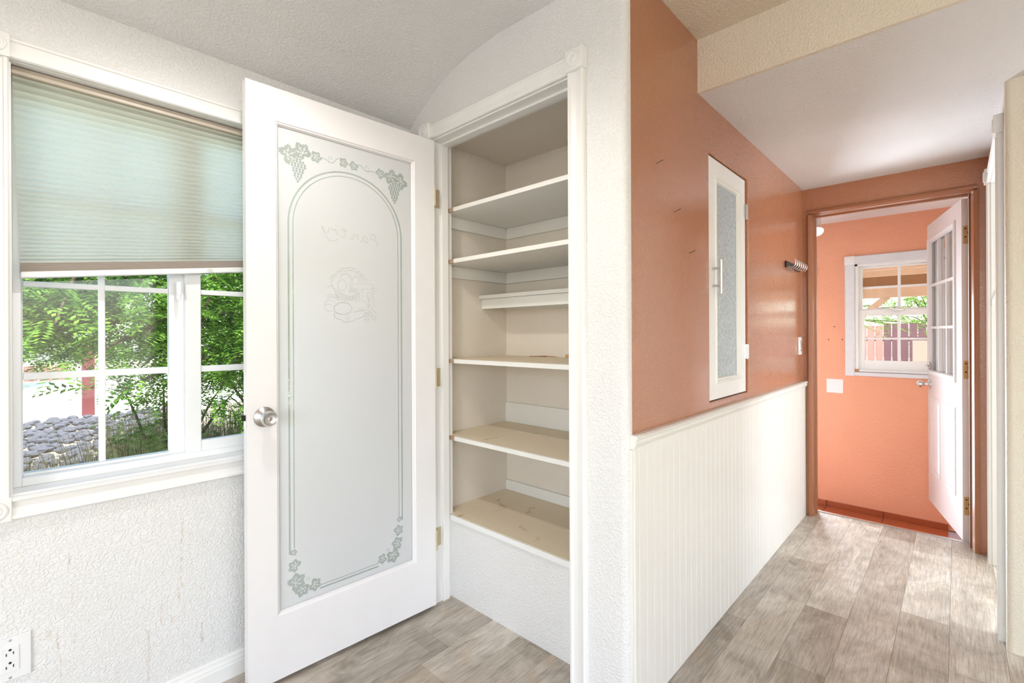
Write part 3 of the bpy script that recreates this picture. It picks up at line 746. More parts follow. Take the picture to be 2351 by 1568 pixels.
obj('board', bx(PX0, PX1, 1.588, PYB, 1.345, 1.362), m_shelfwhite, ns, .001)
obj('cleat', bx(PX0, PX1, 1.606, 1.622, 1.297, 1.3445), m_shelfwhite, ns, .001)
obj('cleat', bx(PX0, PX1, PYB-.016, PYB, 1.297, 1.3445), m_shelfwhite, ns, .001)
for z0, z1 in ((.7215, .822), (.3705, .42)):
    bbm = tag(obj('back_board', bx(PX0, PX1, PYB-.011, PYB, z0, z1), m_shelfwhite, None, .001), 'white board on the pantry back wall above the %s' % ('second lowest shelf' if z0 > .5 else 'bottom shelf'), 'board')
bs = thing('boxed_cabinet', (-1.25, 1.57, 0), 'white textured boxed-in base at the bottom of the pantry, beige top', 'base cabinet')
obj('front_panel', bx(PX0, PX1, 1.362, 1.378, 0, .343), m_wall, bs)
obj('top_board', bx(PX0, PX1, 1.356, PYB, .345, .3685), m_shelfwhite, bs)
obj('top_surface', bx(PX0, PX1, 1.358, PYB, .3685, .370), m_paper, bs)
obj('edge_strip', bx(PX0, PX1, 1.350, 1.357, .346, .369), m_trim, bs, .002)
# debris on the eye-level shelf
sl_ = MB().tube([(-1.50, 1.72, 1.065), (-1.42, 1.745, 1.068), (-1.36, 1.75, 1.065)], .0016, 6).tube([(-1.49, 1.745, 1.066), (-1.40, 1.725, 1.066)], .0014, 6)
tag(obj('wood_splinter', sl_, m_wood), 'thin tan splinters lying on the eye level pantry shelf', 'splinter')
sc = MB().prism([(-1.30, 1.063), (-1.235, 1.063), (-1.232, 1.080), (-1.245, 1.082), (-1.262, 1.078), (-1.28, 1.081), (-1.297, 1.077)], 'y', 1.735, 1.742)
tag(obj('cardboard_scrap', sc, plain('brown_card', srgb(204, 164, 118), .8)), 'torn brown cardboard scrap standing on the eye level pantry shelf', 'scrap')

# ================================================================== HALL WALL FITTINGS
wc = thing('wall_wainscot', (XO, 2.4, 0), 'cream beadboard wainscot along the hall', kind='structure')
obj('backing', bx(XO-.001, XO+.004, 1.300, YE-.002, 0, .84), m_backing, wc)
pit = .0483
k0 = 1.517
pm = MB().prism([(0, .0009), (.0088, .0009), (.0098, .0022), (.0098, pit-.0022), (.0088, pit-.0009), (0, pit-.0009)], 'z', .001, .838).mesh('plank', m_cream)
y = k0-pit*5+.016
ys = []
yy = k0
while yy > 1.30+pit: yy -= pit
first = yy
obj('plank', MB().box(XO+.001, XO+.0105, 1.301, first-.001, .001, .838), m_cream, wc)
while yy + pit < YE:
    o = link('plank', pm, wc); o.location = (XO+.001, yy, 0); yy += pit
obj('plank', MB().box(XO+.001, XO+.0105, yy+.001, YE-.003, .001, .838), m_cream, wc)
rp = [(XO, .822), (XO+.012, .822), (XO+.014, .829), (XO+.020, .834), (XO+.022, .841), (XO+.018, .846), (XO+.024, .853), (XO+.026, .860), (XO+.018, .864), (XO, .864)]
struct('trim_3', MB().prism(rp, 'y', 1.288, YE-.004), m_cream, 'cream chair rail moulding on top of the beadboard')
struct('trim_4', bx(XO-.001, XO+.006, 1.290, 1.302, 0, .82), m_cream, 'narrow cream edge strip at the beadboard corner')

# recessed cabinet with glass door
cb_ = thing('wall_cabinet', (-.75, 2.17, CZ0), 'narrow white wall cabinet door with textured glass in the terracotta wall', 'cabinet')
obj('cabinet_back', bx(-.800, -.790, CY0, CY1, CZ0, CZ1), m_plastic, cb_)
xa, xb = -.752, -.730
gy0, gy1, gz0_, gz1_ = 2.015, 2.318, .965, 1.825
dr = obj('cabinet_door', MB().box(xa, xb, CY0+.004, gy0, CZ0+.004, CZ1-.004).box(xa, xb, gy1, CY1-.016, CZ0+.004, CZ1-.004).box(xa, xb, gy0, gy1, CZ0+.004, gz0_).box(xa, xb, gy0, gy1, gz1_, CZ1-.004), m_trim, cb_, .002)
bd = MB(); xo_ = xb-.0005
def rect(i_): return [(gy0+i_, gz0_+i_), (gy1-i_, gz0_+i_), (gy1-i_, gz1_-i_), (gy0+i_, gz1_-i_)]
rings = [(rect(-.004), xo_), (rect(0), xo_+.005), (rect(.006), xo_+.005), (rect(.009), xo_-.001), (rect(.016), xo_-.001), (rect(.020), xo_-.010), (rect(-.004), xo_-.010)]
vs = [(xx, a, b_) for rr, xx in rings for a, b_ in rr]; fs = []
for k in range(7):
    for j in range(4): fs.append((k*4+j, k*4+(j+1) % 4, ((k+1) % 7)*4+(j+1) % 4, ((k+1) % 7)*4+j))
obj('glass_bead', bd.add(vs, fs), m_cream, dr)
obj('glass', bx(xa+.008, xa+.011, gy0, gy1, gz0_, gz1_), m_rain, dr)
hd = MB().tube([(-.696, 1.966+.016, 1.333), (-.696, 1.966+.016, 1.470)], .006, 14)
hb = obj('bar_handle', hd, m_steel, dr, 0, True)
for zc in (1.365, 1.437): obj('standoff', MB().lathe([(.0045, 0), (.0045, .035)], (xb-.001, 1.982, zc), (1, 0, 0), 12), m_steel, hb)
for zc in (1.745, 1.085):
    hg = obj('hinge', MB().box(xb, xb+.0025, CY1-.034, CY1-.014, zc-.033, zc+.033).box(XO-.006, XO+.0015, CY1-.002, CY1+.0005, zc-.033, zc+.033), m_chrome, cb_, .0005)
    obj('hinge_pin', MB().lathe([(.0045, -.036), (.0045, .036)], (xb+.005, CY1-.010, zc), (0, 0, 1), 12), m_chrome, hg)
# nails
for (yy, zz, lab) in ((1.470, 1.731, 'highest of the three thin nails stuck in the terracotta wall'), (1.604, 1.596, 'middle of the three thin nails stuck in the terracotta wall'), (1.729, 1.467, 'lowest of the three thin nails, nearest the cabinet handle')):
    nl = thing('wall_nail', (XO, yy, zz), lab, 'nail', 'nails in the terracotta wall')
    obj('shank', MB().tube([(XO-.003, yy, zz), (XO+.022, yy, zz+.008)], .0012, 8), m_rust, nl)
    obj('head', MB().lathe([(.0022, 0), (.0022, .001)], (XO+.022, yy, zz+.008), (1, 0, .3), 10), m_rust, nl)
# hook rail
hk = thing('hook_rail', (XO, 3.27, 1.55), 'black wall rail with curved chrome coat hooks near the laundry doorway', 'coat hooks')
obj('rail', bx(XO, XO+.010, 3.065, 3.40, 1.552, 1.588), m_black, hk, .002)
obj('ledge', bx(XO+.010, XO+.013, 3.075, 3.22, 1.546, 1.551), m_chrome, hk, .001)
for k in range(7):
    yy = 3.10+k*.047
    path = [(XO+.008, yy, 1.562), (XO+.020, yy, 1.553), (XO+.036, yy, 1.553), (XO+.047, yy, 1.565), (XO+.049, yy, 1.582), (XO+.043, yy, 1.598)]
    obj('hook', MB().tube(path, .0022, 8), m_chrome, hk, 0, True)
# switch on orange wall
sw = thing('light_switch', (XO, 3.40, 1.035), 'silvery light switch on the terracotta wall beside the laundry doorway', 'switch')
swp = obj('cover_plate', bx(XO, XO+.007, 3.365, 3.437, 1.036, 1.146), m_plastic, sw, .002)
obj('rocker', MB().prism([(XO+.006, 1.058), (XO+.014, 1.066), (XO+.009, 1.124), (XO+.006, 1.124)], 'y', 3.385, 3.417), m_steel, swp)

# laundry doorway frame
t5 = thing('trim_5', (-.3, YE, 0), 'glossy brown-orange frame around the laundry doorway', kind='structure')
def lframe(x_in, sgn):
    # stepped jamb profile seen from the hall
    pts = [(x_in+sgn*.020, YE-.002), (x_in+sgn*.030, YE-.010), (x_in+sgn*.020, YE-.014), (x_in+sgn*.008, YE-.010), (x_in+sgn*.004, YE+.002), (x_in, YE+.012), (x_in-sgn*.002, YE+.06), (x_in-sgn*.010, YE+.064), (x_in-sgn*.010, YE+.078), (x_in-sgn*.0, YE+.082), (x_in, 3.655), (x_in+sgn*.03, 3.655)]
    return pts
obj('jamb', MB().prism(lframe(OX0, -1), 'z', 0, OZ), m_otrim, t5)
obj('jamb', MB().prism(lframe(OX1, 1), 'z', 0, OZ), m_otrim, t5)
hp = [(YE-.002, OZ+.020), (YE-.010, OZ+.030), (YE-.014, OZ+.020), (YE-.010, OZ+.008), (YE+.002, OZ+.004), (YE+.012, OZ), (YE+.06, OZ-.002), (YE+.064, OZ-.010), (YE+.078, OZ-.010), (YE+.082, OZ), (3.655, OZ), (3.655, OZ+.03), (YE, OZ+.03)]
obj('head_jamb', MB().prism(hp, 'x', OX0-.022, OX1+.022), m_otrim, t5)
obj('weatherstrip', bx(OX1-.0115, OX1-.0095, YE+.060, YE+.080, 0, OZ), m_steel, t5)
obj('threshold_strip', bx(OX0, OX1, 3.640, 3.662, -.004, .004), m_steel, t5, .001)
struct('floor_edge', bx(OX0, OX1, 3.65, 3.66, FZ, -.004), m_otrim, 'brown riser below the laundry threshold')

# right doorway casing
t6 = thing('trim_6', (.13, 3.0, 0), 'white casing with corner blocks around the open doorway on the right', kind='structure')
pf = cas_profile(.062, .020)
obj('casing_side', MB().prism([(.13-b_, RY0-.004-a) for a, b_ in pf], 'z', 0, RZ+.006), m_trim, t6)
obj('casing_side', MB().prism([(.13-b_, RY1+.004+a) for a, b_ in pf], 'z', 0, RZ+.006), m_trim, t6)
obj('casing_top', MB().prism([(.13-b_, RZ+.004+a) for a, b_ in pf], 'y', RY0-.005, RY1+.005), m_trim, t6)
for yy in (RY0-.036, RY1+.036): rosette(t6, 'corner_block', (.13, yy, RZ+.042), .072, .027, (-1, 0, 0), (0, 1, 0))
obj('jamb', MB().box(.126, .24, RY0-.012, RY0, 0, RZ+.012).box(.126, .24, RY1, RY1+.012, 0, RZ+.012).box(.126, .24, RY0, RY1, RZ, RZ+.012), m_trim, t6, .001)
obj('door_stop', MB().box(.165, .2, RY1-.01, RY1, 0, RZ), m_trim, t6, .001)
obj('strike_plate', MB().prism([(.128, 1.30), (.150, 1.345), (.150, 1.375), (.142, 1.38), (.135, 1.35), (.128, 1.33)], 'y', RY1-.003, RY1), m_steel, t6)

# ================================================================== LAUNDRY DOOR (door_2)
d2 = thing('door_2', (.02, 3.668, 0), 'white laundry door standing open with nine small panes and two raised panels', kind='structure', local=True, rotz=math.radians(102.6))
T2 = .044; LW2 = .775
a0, a1, b0, b1 = .120, .745, .888, 1.812
dm = MB().box(0, a0, -T2, 0, .004, 1.918).box(a1, LW2, -T2, 0, .004, 1.918).box(a0, a1, -T2, 0, .004, b0).box(a0, a1, -T2, 0, b1, 1.918)
obj('door_slab', dm, m_door, d2)
fr = MB()
def lrect(i_): return [(a0+i_, b0+i_), (a1-i_, b0+i_), (a1-i_, b1-i_), (a0+i_, b1-i_)]
for face in (1, -1):
    yb0 = 0 if face > 0 else -T2
    rings = [(lrect(-.012), yb0), (lrect(-.008), yb0+face*.008), (lrect(.006), yb0+face*.010), (lrect(.020), yb0+face*.004), (lrect(.026), yb0-face*.012), (lrect(-.001), yb0-face*.012)]
    vs = [(a, yy, b_) for rr, yy in rings for a, b_ in rr]; fs = []
    for k in range(6):
        for j in range(4): fs.append((k*4+j, k*4+(j+1) % 4, ((k+1) % 6)*4+(j+1) % 4, ((k+1) % 6)*4+j))
    fr.add(vs, fs)
lt_ = obj('lite_frame', fr, m_door, d2)
ia, ib, ja, jb_ = a0+.026, a1-.026, b0+.026, b1-.026
for i in range(3):
    for j in range(3):
        obj('pane', bx(ia+(ib-ia)*i/3, ia+(ib-ia)*(i+1)/3, -.024, -.020, ja+(jb_-ja)*j/3, ja+(jb_-ja)*(j+1)/3), m_glass, lt_)
for i in (1, 2):
    c = ia+(ib-ia)*i/3; obj('muntin', bx(c-.009, c+.009, -.034, -.004, ja, jb_), m_door, lt_, .003)
    c = ja+(jb_-ja)*i/3; obj('muntin', bx(ia, ib, -.0335, -.0045, c-.009, c+.009), m_door, lt_, .003)
def raised(p0, p1, q0, q1):
    rp_ = MB()
    def rc(i_): return [(p0+i_, q0+i_), (p1-i_, q0+i_), (p1-i_, q1-i_), (p0+i_, q1-i_)]
    rings = [(rc(0), .0), (rc(.006), .005), (rc(.014), .001), (rc(.024), .001), (rc(.040), .006)]
    vs = [(a, yy, b_) for rr, yy in rings for a, b_ in rr]; fs = [(16, 17, 18, 19)]
    for k in range(4):
        for j in range(4): fs.append((k*4+j, k*4+(j+1) % 4, (k+1)*4+(j+1) % 4, (k+1)*4+j))
    obj('raised_panel', rp_.add(vs, fs), m_door, d2)
raised(.118, .335, .215, .735); raised(.455, .685, .215, .735)
kb = obj('door_knob', MB().lathe([(.031, 0), (.031, .004), (.026, .009), (.011, .014), (.010, .030), (.018, .040), (.026, .050), (.024, .062), (.013, .072), (.004, .075)], (.715, 0, .815), (0, 1, 0), 28), m_chrome, d2, 0, True)
db = obj('deadbolt_turn', MB().lathe([(.024, 0), (.024, .006), (.018, .010), (.006, .011), (.006, .02)], (.715, 0, .942), (0, 1, 0), 24), m_steel, d2, 0, True)
obj('thumb_lever', bx(.690, .740, .018, .027, .937, .947), m_steel, db, .002)
for z0 in (1.666, .910, .148):
    hg = obj('hinge', bx(-.002, 0, -T2+.001, -.006, z0, z0+.102), m_brass, d2)
    for k, (dy, dz) in enumerate(((-.016, .086), (-.028, .062), (-.016, .038), (-.030, .014))):
        obj('screw', MB().lathe([(.0045, 0), (.0045, .0012)], (-.002, dy, z0+dz), (-1, 0, 0), 12), m_rust, hg)
    obj('hinge_pin', MB().lathe([(.0055, 0), (.0055, .102)], (-.004, -T2-.003, z0), (0, 0, 1), 12), m_brass, hg)

# ================================================================== LAUNDRY WINDOW + FITTINGS
w3 = thing('window_2', (-.32, YB, BZ0), 'white double-hung window in the peach wall looking onto a patio cover', kind='structure')
obj('frame', MB().box(BX0, BX0+.02, YB-.002, YB+.13, BZ0, BZ1).box(BX1-.02, BX1, YB-.002, YB+.13, BZ0, BZ1).box(BX0, BX1, YB-.002, YB+.13, BZ1-.018, BZ1).box(BX0, BX1, YB-.002, YB+.13, BZ0, BZ0+.02), m_trim, w3, .002)
def sash2(z0, z1, ya, yb_, rail_b, rail_t, stile, mun):
    x0, x1 = BX0+.02, BX1-.02
    s = obj('sash', MB().box(x0, x0+stile, ya, yb_, z0, z1).box(x1-stile, x1, ya, yb_, z0, z1).box(x0+stile, x1-stile, ya, yb_, z0, z0+rail_b).box(x0+stile, x1-stile, ya, yb_, z1-rail_t, z1), m_trim, w3, .002)
    xm = (x0+x1)/2; ym = (ya+yb_)/2
    for (p, q) in ((x0+stile, xm), (xm, x1-stile)):
        for (r_, t_) in ((z0+rail_b, mun), (mun, z1-rail_t)):
            obj('pane', bx(p, q, ym-.002, ym+.002, r_, t_), m_glass, s)
    obj('muntin', bx(xm-.009, xm+.009, ym-.010, ym+.010, z0+rail_b, z1-rail_t), m_trim, s, .002)
    obj('muntin', bx(x0+stile, x1-stile, ym-.0095, ym+.0095, mun-.008, mun+.008), m_trim, s, .002)
    return s
sash2(1.345, BZ1-.018, YB+.075, YB+.105, .018, .014, .020, 1.530)
lo = sash2(BZ0+.02, 1.350, YB+.030, YB+.062, .072, .045, .036, 1.125)
obj('sash_lock', bx(-.36, -.29, YB+.012, YB+.03, 1.338, 1.350), m_steel, lo, .002)
t7 = thing('trim_7', (-.32, YB, .83), 'pale painted casing with corner blocks around the laundry window', kind='structure')
m_ptrim = plain('worn_white_casing', srgb(226, 226, 228), .45, wear=.06, wscale=30)
pf2 = [(0, 0), (0, .012), (.006, .016), (.058, .016), (.064, .012), (.064, 0)]
obj('casing_side', MB().prism([(BX0-a, YB-b_) for a, b_ in pf2], 'z', .830, BZ1), m_ptrim, t7)
obj('casing_side', MB().prism([(BX1+a, YB-b_) for a, b_ in pf2], 'z', .830, BZ1), m_ptrim, t7)
obj('casing_top', MB().prism([(YB-b_, BZ1+a) for a, b_ in pf2], 'x', BX0, BX1), m_ptrim, t7)
obj('casing_bottom', MB().prism([(YB-b_, .830+a*.5) for a, b_ in pf2], 'x', BX0, BX1), m_ptrim, t7)
obj('sill', bx(BX0, BX1, YB-.022, YB+.03, .866, .884), m_trim, t7, .002)
obj('sill_batten', bx(BX0+.03, BX1, YB-.026, YB-.0225, .868, .882), m_ptrim, t7, .001)
obj('raw_sill_end', bx(BX0, BX0+.03, YB-.026, YB-.0225, .866, .886), m_wood, t7, .001)
for xx in (BX0-.032, BX1+.032): rosette(t7, 'corner_block', (xx, YB, BZ1+.032), .068, .022, (0, -1, 0), (1, 0, 0))
# exterior doorway casing (right leg shows)
t8 = thing('trim_8', (-1.3, YB, FZ), 'white casing of the porch doorway at the left end of the peach wall', kind='structure')
obj('casing_side', MB().prism([(EX1+a, YB-b_) for a, b_ in cas_profile(.068, .018)], 'z', FZ, EZ), m_trim, t8)
obj('casing_side', MB().prism([(EX0-a, YB-b_) for a, b_ in cas_profile(.068, .018)], 'z', FZ, EZ), m_trim, t8)
obj('casing_top', MB().prism([(YB-b_, EZ+a) for a, b_ in cas_profile(.068, .018)], 'x', EX0, EX1), m_trim, t8)
for xx in (EX0-.034, EX1+.036): rosette(t8, 'corner_block', (xx, YB, EZ+.034), .082, .024, (0, -1, 0), (1, 0, 0))
obj('jamb', MB().box(EX0-.001, EX0+.015, YB, YB+.14, FZ, EZ).box(EX1-.015, EX1+.001, YB, YB+.14, FZ, EZ).box(EX0, EX1, YB, YB+.14, EZ-.015, EZ), m_trim, t8)
# double switch
ds = thing('light_switch', (-.727, YB, .683), 'white double rocker switch on the peach wall left of the window', 'switch')
dp = obj('cover_plate', bx(-.784, -.671, YB-.006, YB, .684, .796), m_plastic, ds, .002)
for xx in (-.752, -.703):
    obj('rocker', MB().prism([(YB-.005, .706), (YB-.010, .708), (YB-.007, .740), (YB-.010, .772), (YB-.005, .774)], 'x', xx-.016, xx+.016), m_plastic, dp)
for xx, zz, lab in ((-.728, 1.222, 'small dark screw left in the peach wall, highest of three'), (-.768, 1.117, 'small dark screw left in the peach wall, lower left of three'), (-.675, 1.117, 'small dark screw left in the peach wall, nearest the window casing')):
    sc_ = thing('wall_screw', (xx, YB, zz), lab, 'screw', 'screws in the peach wall')
    obj('head', MB().lathe([(.0045, 0), (.0045, .002), (.003, .0035)], (xx, YB-.001, zz), (0, -1, 0), 12), m_rust, sc_)
    obj('drive_slot', bx(xx-.003, xx+.003, YB-.0050, YB-.0043, zz-.0006, zz+.0006), m_dark, sc_)
# ceiling light in the laundry
cl = thing('ceiling_light', (-.79, 4.15, 2.07), 'hanging laundry light with a white glass globe and pull chain', 'ceiling light')
obj('rods', MB().tube([(-.757, 4.15, 2.07), (-.757, 4.15, 1.955)], .0055, 10).tube([(-.742, 4.15, 2.07), (-.742, 4.15, 1.955)], .0055, 10), m_steel, cl)
obj('canopy', MB().lathe([(.045, 0), (.045, .006), (.02, .010)], (-.77, 4.15, 2.059), (0, 0, 1), 20), m_steel, cl)
obj('fitter', MB().lathe([(.052, 0), (.055, .010), (.04, .018), (.02, .022)], (-.785, 4.15, 1.945), (0, 0, 1), 28), m_steel, cl, 0, True)
obj('globe', MB().lathe([(.010, -.042), (.035, -.040), (.055, -.030), (.066, -.014), (.066, .004), (.055, .014), (.04, .018)], (-.785, 4.15, 1.940), (0, 0, 1), 28), m_globe, cl, 0, True)
obj('pull_chain', MB().tube([(-.789, 4.145, 1.90), (-.789, 4.145, 1.826)], .0018, 6), m_black, cl)

# main ceiling lamp just above the picture: its bulb throws the pantry shadows
ml = thing('ceiling_lamp', (-1.14, .38, 2.30), 'small bare-bulb ceiling lamp over the pantry door', 'ceiling light')
obj('canopy', MB().lathe([(.06, 0), (.06, -.008), (.045, -.02), (.02, -.026)], (-1.14, .38, 2.303), (0, 0, 1), 28), m_plastic, ml, 0, True)
obj('bulb', MB().lathe([(.013, 0), (.014, -.012), (.026, -.03), (.030, -.045), (.024, -.062), (.008, -.072)], (-1.14, .38, 2.277), (0, 0, 1), 20), m_bulb, ml, 0, True)
bulb_light = lamp('ceiling_lamp_light', 'SPOT', (-1.14, .38, 2.165), 26, (1, .97, .93), shadow_soft_size=.03, spot_size=math.radians(174), spot_blend=.6)
obj('shade', MB().lathe([(.022, -.002), (.032, -.03), (.055, -.062), (.053, -.062), (.030, -.030), (.020, -.003)], (-1.14, .38, 2.279), (0, 0, 1), 28), m_plastic, ml, 0, True)
bulb_light.parent = ml; bulb_light.matrix_parent_inverse = Matrix.Translation(-Vector((-1.14, .38, 2.30)))

# ================================================================== OUTDOORS, LEFT
GZ = -.42
struct('ground', bx(-40, -2.02, -30, 40, GZ-.3, GZ-.02).box(-2.02, 40, 4.78, 60, GZ-.3, GZ-.02), plain('dry_ground', srgb(186, 170, 140), .95, wear=.15, wscale=2), 'dry ground around the house')
struct('patio_slab', bx(-4, 3, 4.8, 11.5, GZ-.02, GZ), m_concrete, 'pale concrete patio slab behind the laundry')
struct('driveway', bx(-26, -12.6, -20, 30, GZ-.02, GZ), m_concrete, 'sunlit pale concrete driveway beyond the window')
rm = []
for k in range(5):
    bm = bmesh.new(); bmesh.ops.create_icosphere(bm, subdivisions=2, radius=1)
    for v in bm.verts: v.co *= 1+random.uniform(-.18, .18); v.co.z *= .62
    me = bpy.data.meshes.new('rock'); bm.to_mesh(me); bm.free(); me.materials.append(m_rock); rm.append(me)
rk = 0
for ix in range(22):
    for iy in range(12):
        xx = -7.4-ix*.23+random.uniform(-.03, .03); yy = -.45+(iy+(ix % 2)*.5)*.235+random.uniform(-.03, .03)
        o = link('rock', rm[random.randrange(5)]); s_ = random.uniform(.066, .088); o.scale = (s_, s_*random.uniform(.85, 1.2), s_*random.uniform(.8, 1.2)); o.rotation_euler = (0, 0, random.uniform(0, 6))
        o.location = (xx, yy, GZ+.02+random.uniform(0, .04))
        tag(o, 'grey rounded rock in the rock bed outside the left window', 'rock', 'rocks in the bed outside the window')

def frond(mb, p, d, L, npair, lw, ll, droop=.25):
    """pinnate leaf: leaflet diamonds along a drooping rachis"""
    d = d.normalized(); up = Vector((0, 0, 1)); side = d.cross(up)
    if side.length < .1: side = Vector((1, 0, 0))
    side.normalize(); side = (side + up*random.uniform(-.6, .6)).normalized(); nrm = side.cross(d).normalized()
    for i in range(npair):
        t = (i+.6)/npair; c = p + d*L*t - up*droop*L*t*t
        sz = math.sin(PI*(.12+.80*t))**.5
        for s_ in (1, -1):
            dirv = (side*s_ + d*.45 + nrm*random.uniform(-.25, .25) - up*.1).normalized(); l_ = ll*sz
            wv = dirv.cross(nrm).normalized()*lw*sz*.5
            q = c+dirv*l_*.5
            mb.v += [tuple(c), tuple(q+wv), tuple(c+dirv*l_), tuple(q-wv)]; n_ = len(mb.v); mb.f.append((n_-4, n_-3, n_-2, n_-1))
def fastmesh(mb, name, mat):
    me = bpy.data.meshes.new(name); me.from_pydata(mb.v, [], mb.f); me.materials.append(mat); return me
def tree(name, base, top, tr, branches, label, cat, mat, nper, fl, npair, lw, ll, group=None):
    t = thing(name, base, label, cat, group)
    obj('trunk', MB().tube([base, tuple((a+b_)/2+.03 for a, b_ in zip(base, top)), top], [tr, tr*.8, tr*.5], 10), m_bark, t, 0, True)
    fo = MB(); br = MB()
    for (p0, p1, sag, spread) in branches:
        p0 = Vector(p0); p1 = Vector(p1); pts = []
        for k in range(9):
            u = k/8; p = p0.lerp(p1, u)+Vector((0, 0, sag*4*u*(1-u)-sag*0)); pts.append(p)
        br.tube(pts, [.022*(1-.85*k/8) for k in range(9)], 6)
        for k in range(nper):
            u = random.random()**.7*8; i_ = min(7, int(u)); p = pts[i_].lerp(pts[i_+1], u-i_)
            off = Vector((random.gauss(0, 1), random.gauss(0, 1), random.gauss(0, .8)))*spread
            dd = Vector((random.uniform(-1, 1), random.uniform(-1, 1), random.uniform(-.5, .35)))+(p1-p0).normalized()*.5
            frond(fo, p+off, dd, fl*random.uniform(.7, 1.2), npair, lw, ll)
    obj('branches', br, m_bark, t, 0, True)
    f_ = link('foliage', fastmesh(fo, 'foliage', mat), t); f_['kind'] = 'stuff'
    return t
random.seed(11)
brs = []
for k in range(95):
    x1 = random.uniform(-4.6, -2.7); f = -x1
    u = random.uniform(-.12, .42); y1 = u*f
    lo = -.045 if u < .11 else (-.11 if u < .2 else -.14)
    z1 = 1.17+f*random.uniform(lo, .16)
    p0 = (x1-random.uniform(.5, 1.0), y1+random.uniform(.1, .9), z1+random.uniform(.1, .6))
    brs.append((p0, (x1, y1, z1), .06, .075))
for k in range(46):
    x1 = random.uniform(-6.6, -4.6); f = -x1; u = random.uniform(-.1, .4); y1 = u*f
    z1 = 1.17+f*random.uniform(-.03 if u < .11 else -.1, .15)
    brs.append(((x1-random.uniform(.5, 1.0), y1+random.uniform(.1, .9), z1+random.uniform(.1, .6)), (x1, y1, z1), .06, .12))
for k in range(12):
    brs.append(((-5.8, 2.75, 1.6+random.uniform(-.3, .9)), (-3.6+random.uniform(-.8, .4), random.uniform(-.3, 1.2), random.uniform(1.3, 2.2)), .2, .1))
tree('locust_tree', (-6.0, 2.9, GZ), (-5.7, 2.7, 2.6), .11, brs, 'feathery green locust tree filling the upper panes of the left window', 'tree', m_leaf, 48, .19, 9, .017, .043)
random.seed(5)
brs = []
for k in range(16):
    a = random.uniform(0, 6.28); rr = random.uniform(.2, .75)
    brs.append(((-4.9, .92, GZ+.1), (-4.9+rr*math.cos(a), .95+rr*.7*math.sin(a), random.uniform(.15, .95)), .15, .10))
tree('leafy_shrub', (-4.9, .92, GZ), (-4.9, .92, .3), .03, brs, 'pale green leafy shrub behind the lower middle pane', 'shrub', m_leaf2, 60, .12, 6, .016, .036)
brs = []
for k in range(14):
    a = random.uniform(0, 6.28); rr = random.uniform(.2, .7)
    brs.append(((-4.3, 1.75, GZ+.1), (-4.3+rr*math.cos(a), 1.75+rr*1.1*math.sin(a), random.uniform(.2, 1.3)), .15, .10))
tree('locust_sapling', (-4.3, 1.75, GZ), (-4.3, 1.75, .5), .025, brs, 'bright green young locust by the right-hand sash', 'shrub', m_leaf, 60, .15, 8, .010, .028)
gm = MB()
for k in range(9000):
    p = Vector((random.uniform(-6.4, -4.0), random.uniform(-.3, 2.6), GZ-.02)); q = p.y/-p.x
    h_ = random.uniform(.5, .98) if q > .105+random.gauss(0, .02) else random.uniform(.2, .62)
    d = Vector((random.gauss(0, .15), random.gauss(0, .15), 1)).normalized()*h_; w = Vector((random.uniform(-1, 1), random.uniform(-1, 1), 0)).normalized()*.0065
    gm.v += [tuple(p-w), tuple(p+w), tuple(p+d)]; n_ = len(gm.v); gm.f.append((n_-3, n_-2, n_-1))
tag(link('tall_grass', fastmesh(gm, 'tall_grass', m_grass)), 'tall dry grass in front of the rock bed', 'grass', kind='stuff')
fp = thing('fence_post', (-12.8, 1.12, GZ), 'short red painted post standing by the driveway', 'post')
obj('post', bx(-12.9, -12.74, 1.03, 1.22, GZ, .95), plain('red_paint', srgb(112, 56, 54), .8), fp, .01)
obj('cap', bx(-12.92, -12.72, 1.01, 1.24, .95, .98), plain('red_cap_paint', srgb(104, 52, 50), .8), fp, .01)
fb = thing('far_fence', (-24, 2, GZ), 'faded pink fence far beyond the driveway', 'fence')
for k in range(9):
    obj('board', bx(-24.05, -24.0, -2+k*.4, -2+k*.4+.36, GZ, .12+random.uniform(-.04, .04)), m_pinkfence, fb)
random.seed(21)
for j, (px, py, lab) in enumerate(((-21, 0.0, 'round green tree beyond the driveway, behind the red post'), (-21, 7.0, 'round green tree farther right beyond the driveway'))):
    brs = [((px, py, 1.2), (px+random.uniform(-1.8, 1.8), py+random.uniform(-2.2, 2.2), random.uniform(.3, 5)), .3, .55) for k in range(26)]
    tree('far_tree', (px, py, GZ), (px, py, 2.2), .16, brs, lab, 'tree', m_leaf3, 40, .6, 6, .10, .2, 'trees beyond the driveway')

# ================================================================== OUTDOORS, BEHIND THE LAUNDRY
pt = thing('patio_cover', (-.6, 7.4, GZ), 'tan timber patio cover with corrugated roof outside the laundry window', 'patio cover')
obj('beam', bx(-4, 3.0, 7.40, 7.49, 1.605, 1.735), m_tan, pt, .004)
rz = lambda y: 2.06+(y-4.9)*-.02
m_sheet_mb = MB(); prof = []
for k in range(141): prof.append((-4+k*.05, 1.975+(.018 if (k//2) % 2 else 0)))
m_sheet_mb.prism(prof + [(3.0, 2.02), (-4, 2.02)], 'y', 4.8, 8.1)
obj('roof_sheet', m_sheet_mb, shader_mix('translucent_roof_sheet', [(.5, 'ShaderNodeBsdfDiffuse', {'Color': srgb(232, 224, 216)}), (.5, 'ShaderNodeBsdfTranslucent', {'Color': srgb(236, 226, 216)})])[0], pt)
for yy in (5.4, 6.1, 6.8, 7.55): obj('purlin', bx(-4, 3.0, yy, yy+.045, 1.885, 1.972), m_tan, pt, .003)
for xx in (-3.2, -1.05, 1.2): obj('rafter', bx(xx, xx+.045, 4.8, 7.9, 1.74, 1.884), m_tan, pt, .003)
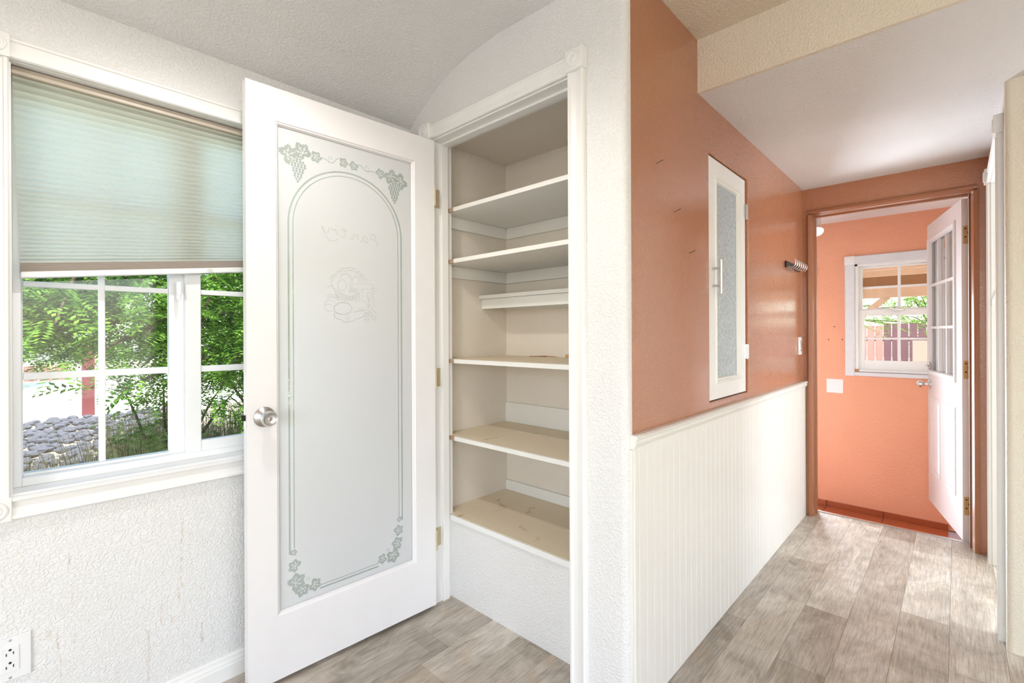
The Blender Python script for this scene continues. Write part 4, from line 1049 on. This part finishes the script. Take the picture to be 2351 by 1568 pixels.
obj('fascia', bx(-4, 3.0, 7.92, 7.96, 1.76, 1.96), plain('shadowed_brown_lumber', srgb(150, 108, 70), .8), pt, .003)
for xx in (-2.4, 1.4): obj('post', bx(xx-.05, xx+.05, 7.40, 7.49, GZ, 1.604), m_tan, pt, .004)
# braces
for p, q in (((-2.4, 7.445, .85), (-1.45, 7.445, 1.62)), ((-.98, 7.445, 1.30), (-.62, 7.445, 1.62)), ((1.4, 7.445, .85), (.5, 7.445, 1.62))):
    obj('brace', MB().tube([p, q], .05, 4), m_tan, pt)
fe = thing('garden_fence', (-.5, 12.3, GZ), 'red-brown board fence behind the patio', 'fence')
bmz = bx(0, .118, 0, .02, 0, 1.78).mesh('board', m_fence); bm2 = bx(0, .118, 0, .02, 0, 1.74).mesh('board', m_pinkfence)
xx = -4.2
while xx < 3.0:
    o = link('board', bm2 if xx < -1.15 else bmz, fe); o.matrix_parent_inverse = Matrix.Identity(4); o.location = (xx+.5, 0, 0)  # sunlit left end of the fence painted in with pink boards
    xx += .135
for zz in (.1, 1.0): obj('rail', bx(-4.2, 3.0, 12.33, 12.37, zz, zz+.09), m_fence, fe)
obj('gate_post', bx(-.62, -.40, 11.8, 11.9, GZ, 1.02), plain('weathered_post', srgb(170, 152, 132), .8), fe, .005)
random.seed(33)
brs = [((-2.3, 10.2, 1.0), (-2.3+random.gauss(0, .5), 10.2+random.gauss(0, .5), random.uniform(.7, 2.2)), .2, .16) for k in range(14)]
brs += [((-2.3, 10.2, 1.3), (random.uniform(-2.0, .3), 10.2+random.gauss(0, .3), random.uniform(1.25, 1.85)), .12, .14) for k in range(12)]
tree('garden_tree', (-2.3, 10.2, GZ), (-2.3, 10.2, 1.6), .09, brs, 'loose green tree in front of the garden fence', 'tree', m_leaf, 60, .22, 7, .016, .045)
for j, (px, py, lab) in enumerate(((-4.6, 17, 'pale tree behind the garden fence, left side'), (-.4, 17, 'pale tree behind the garden fence, right side'))):
    brs = [((px, py, 1.0), (px+random.uniform(-1.3, 1.3), py+random.uniform(-1.5, 1.5), random.uniform(1.0, 4)), .3, .4) for k in range(18)]
    tree('garden_backdrop_tree', (px, py, GZ), (px, py, 1.8), .14, brs, lab, 'tree', m_leaf3, 30, .4, 6, .05, .12, 'trees behind the garden fence')

# tidy helper properties
for o in bpy.data.objects:
    for k in ('_world', '_off'):
        if k in o: del o[k]
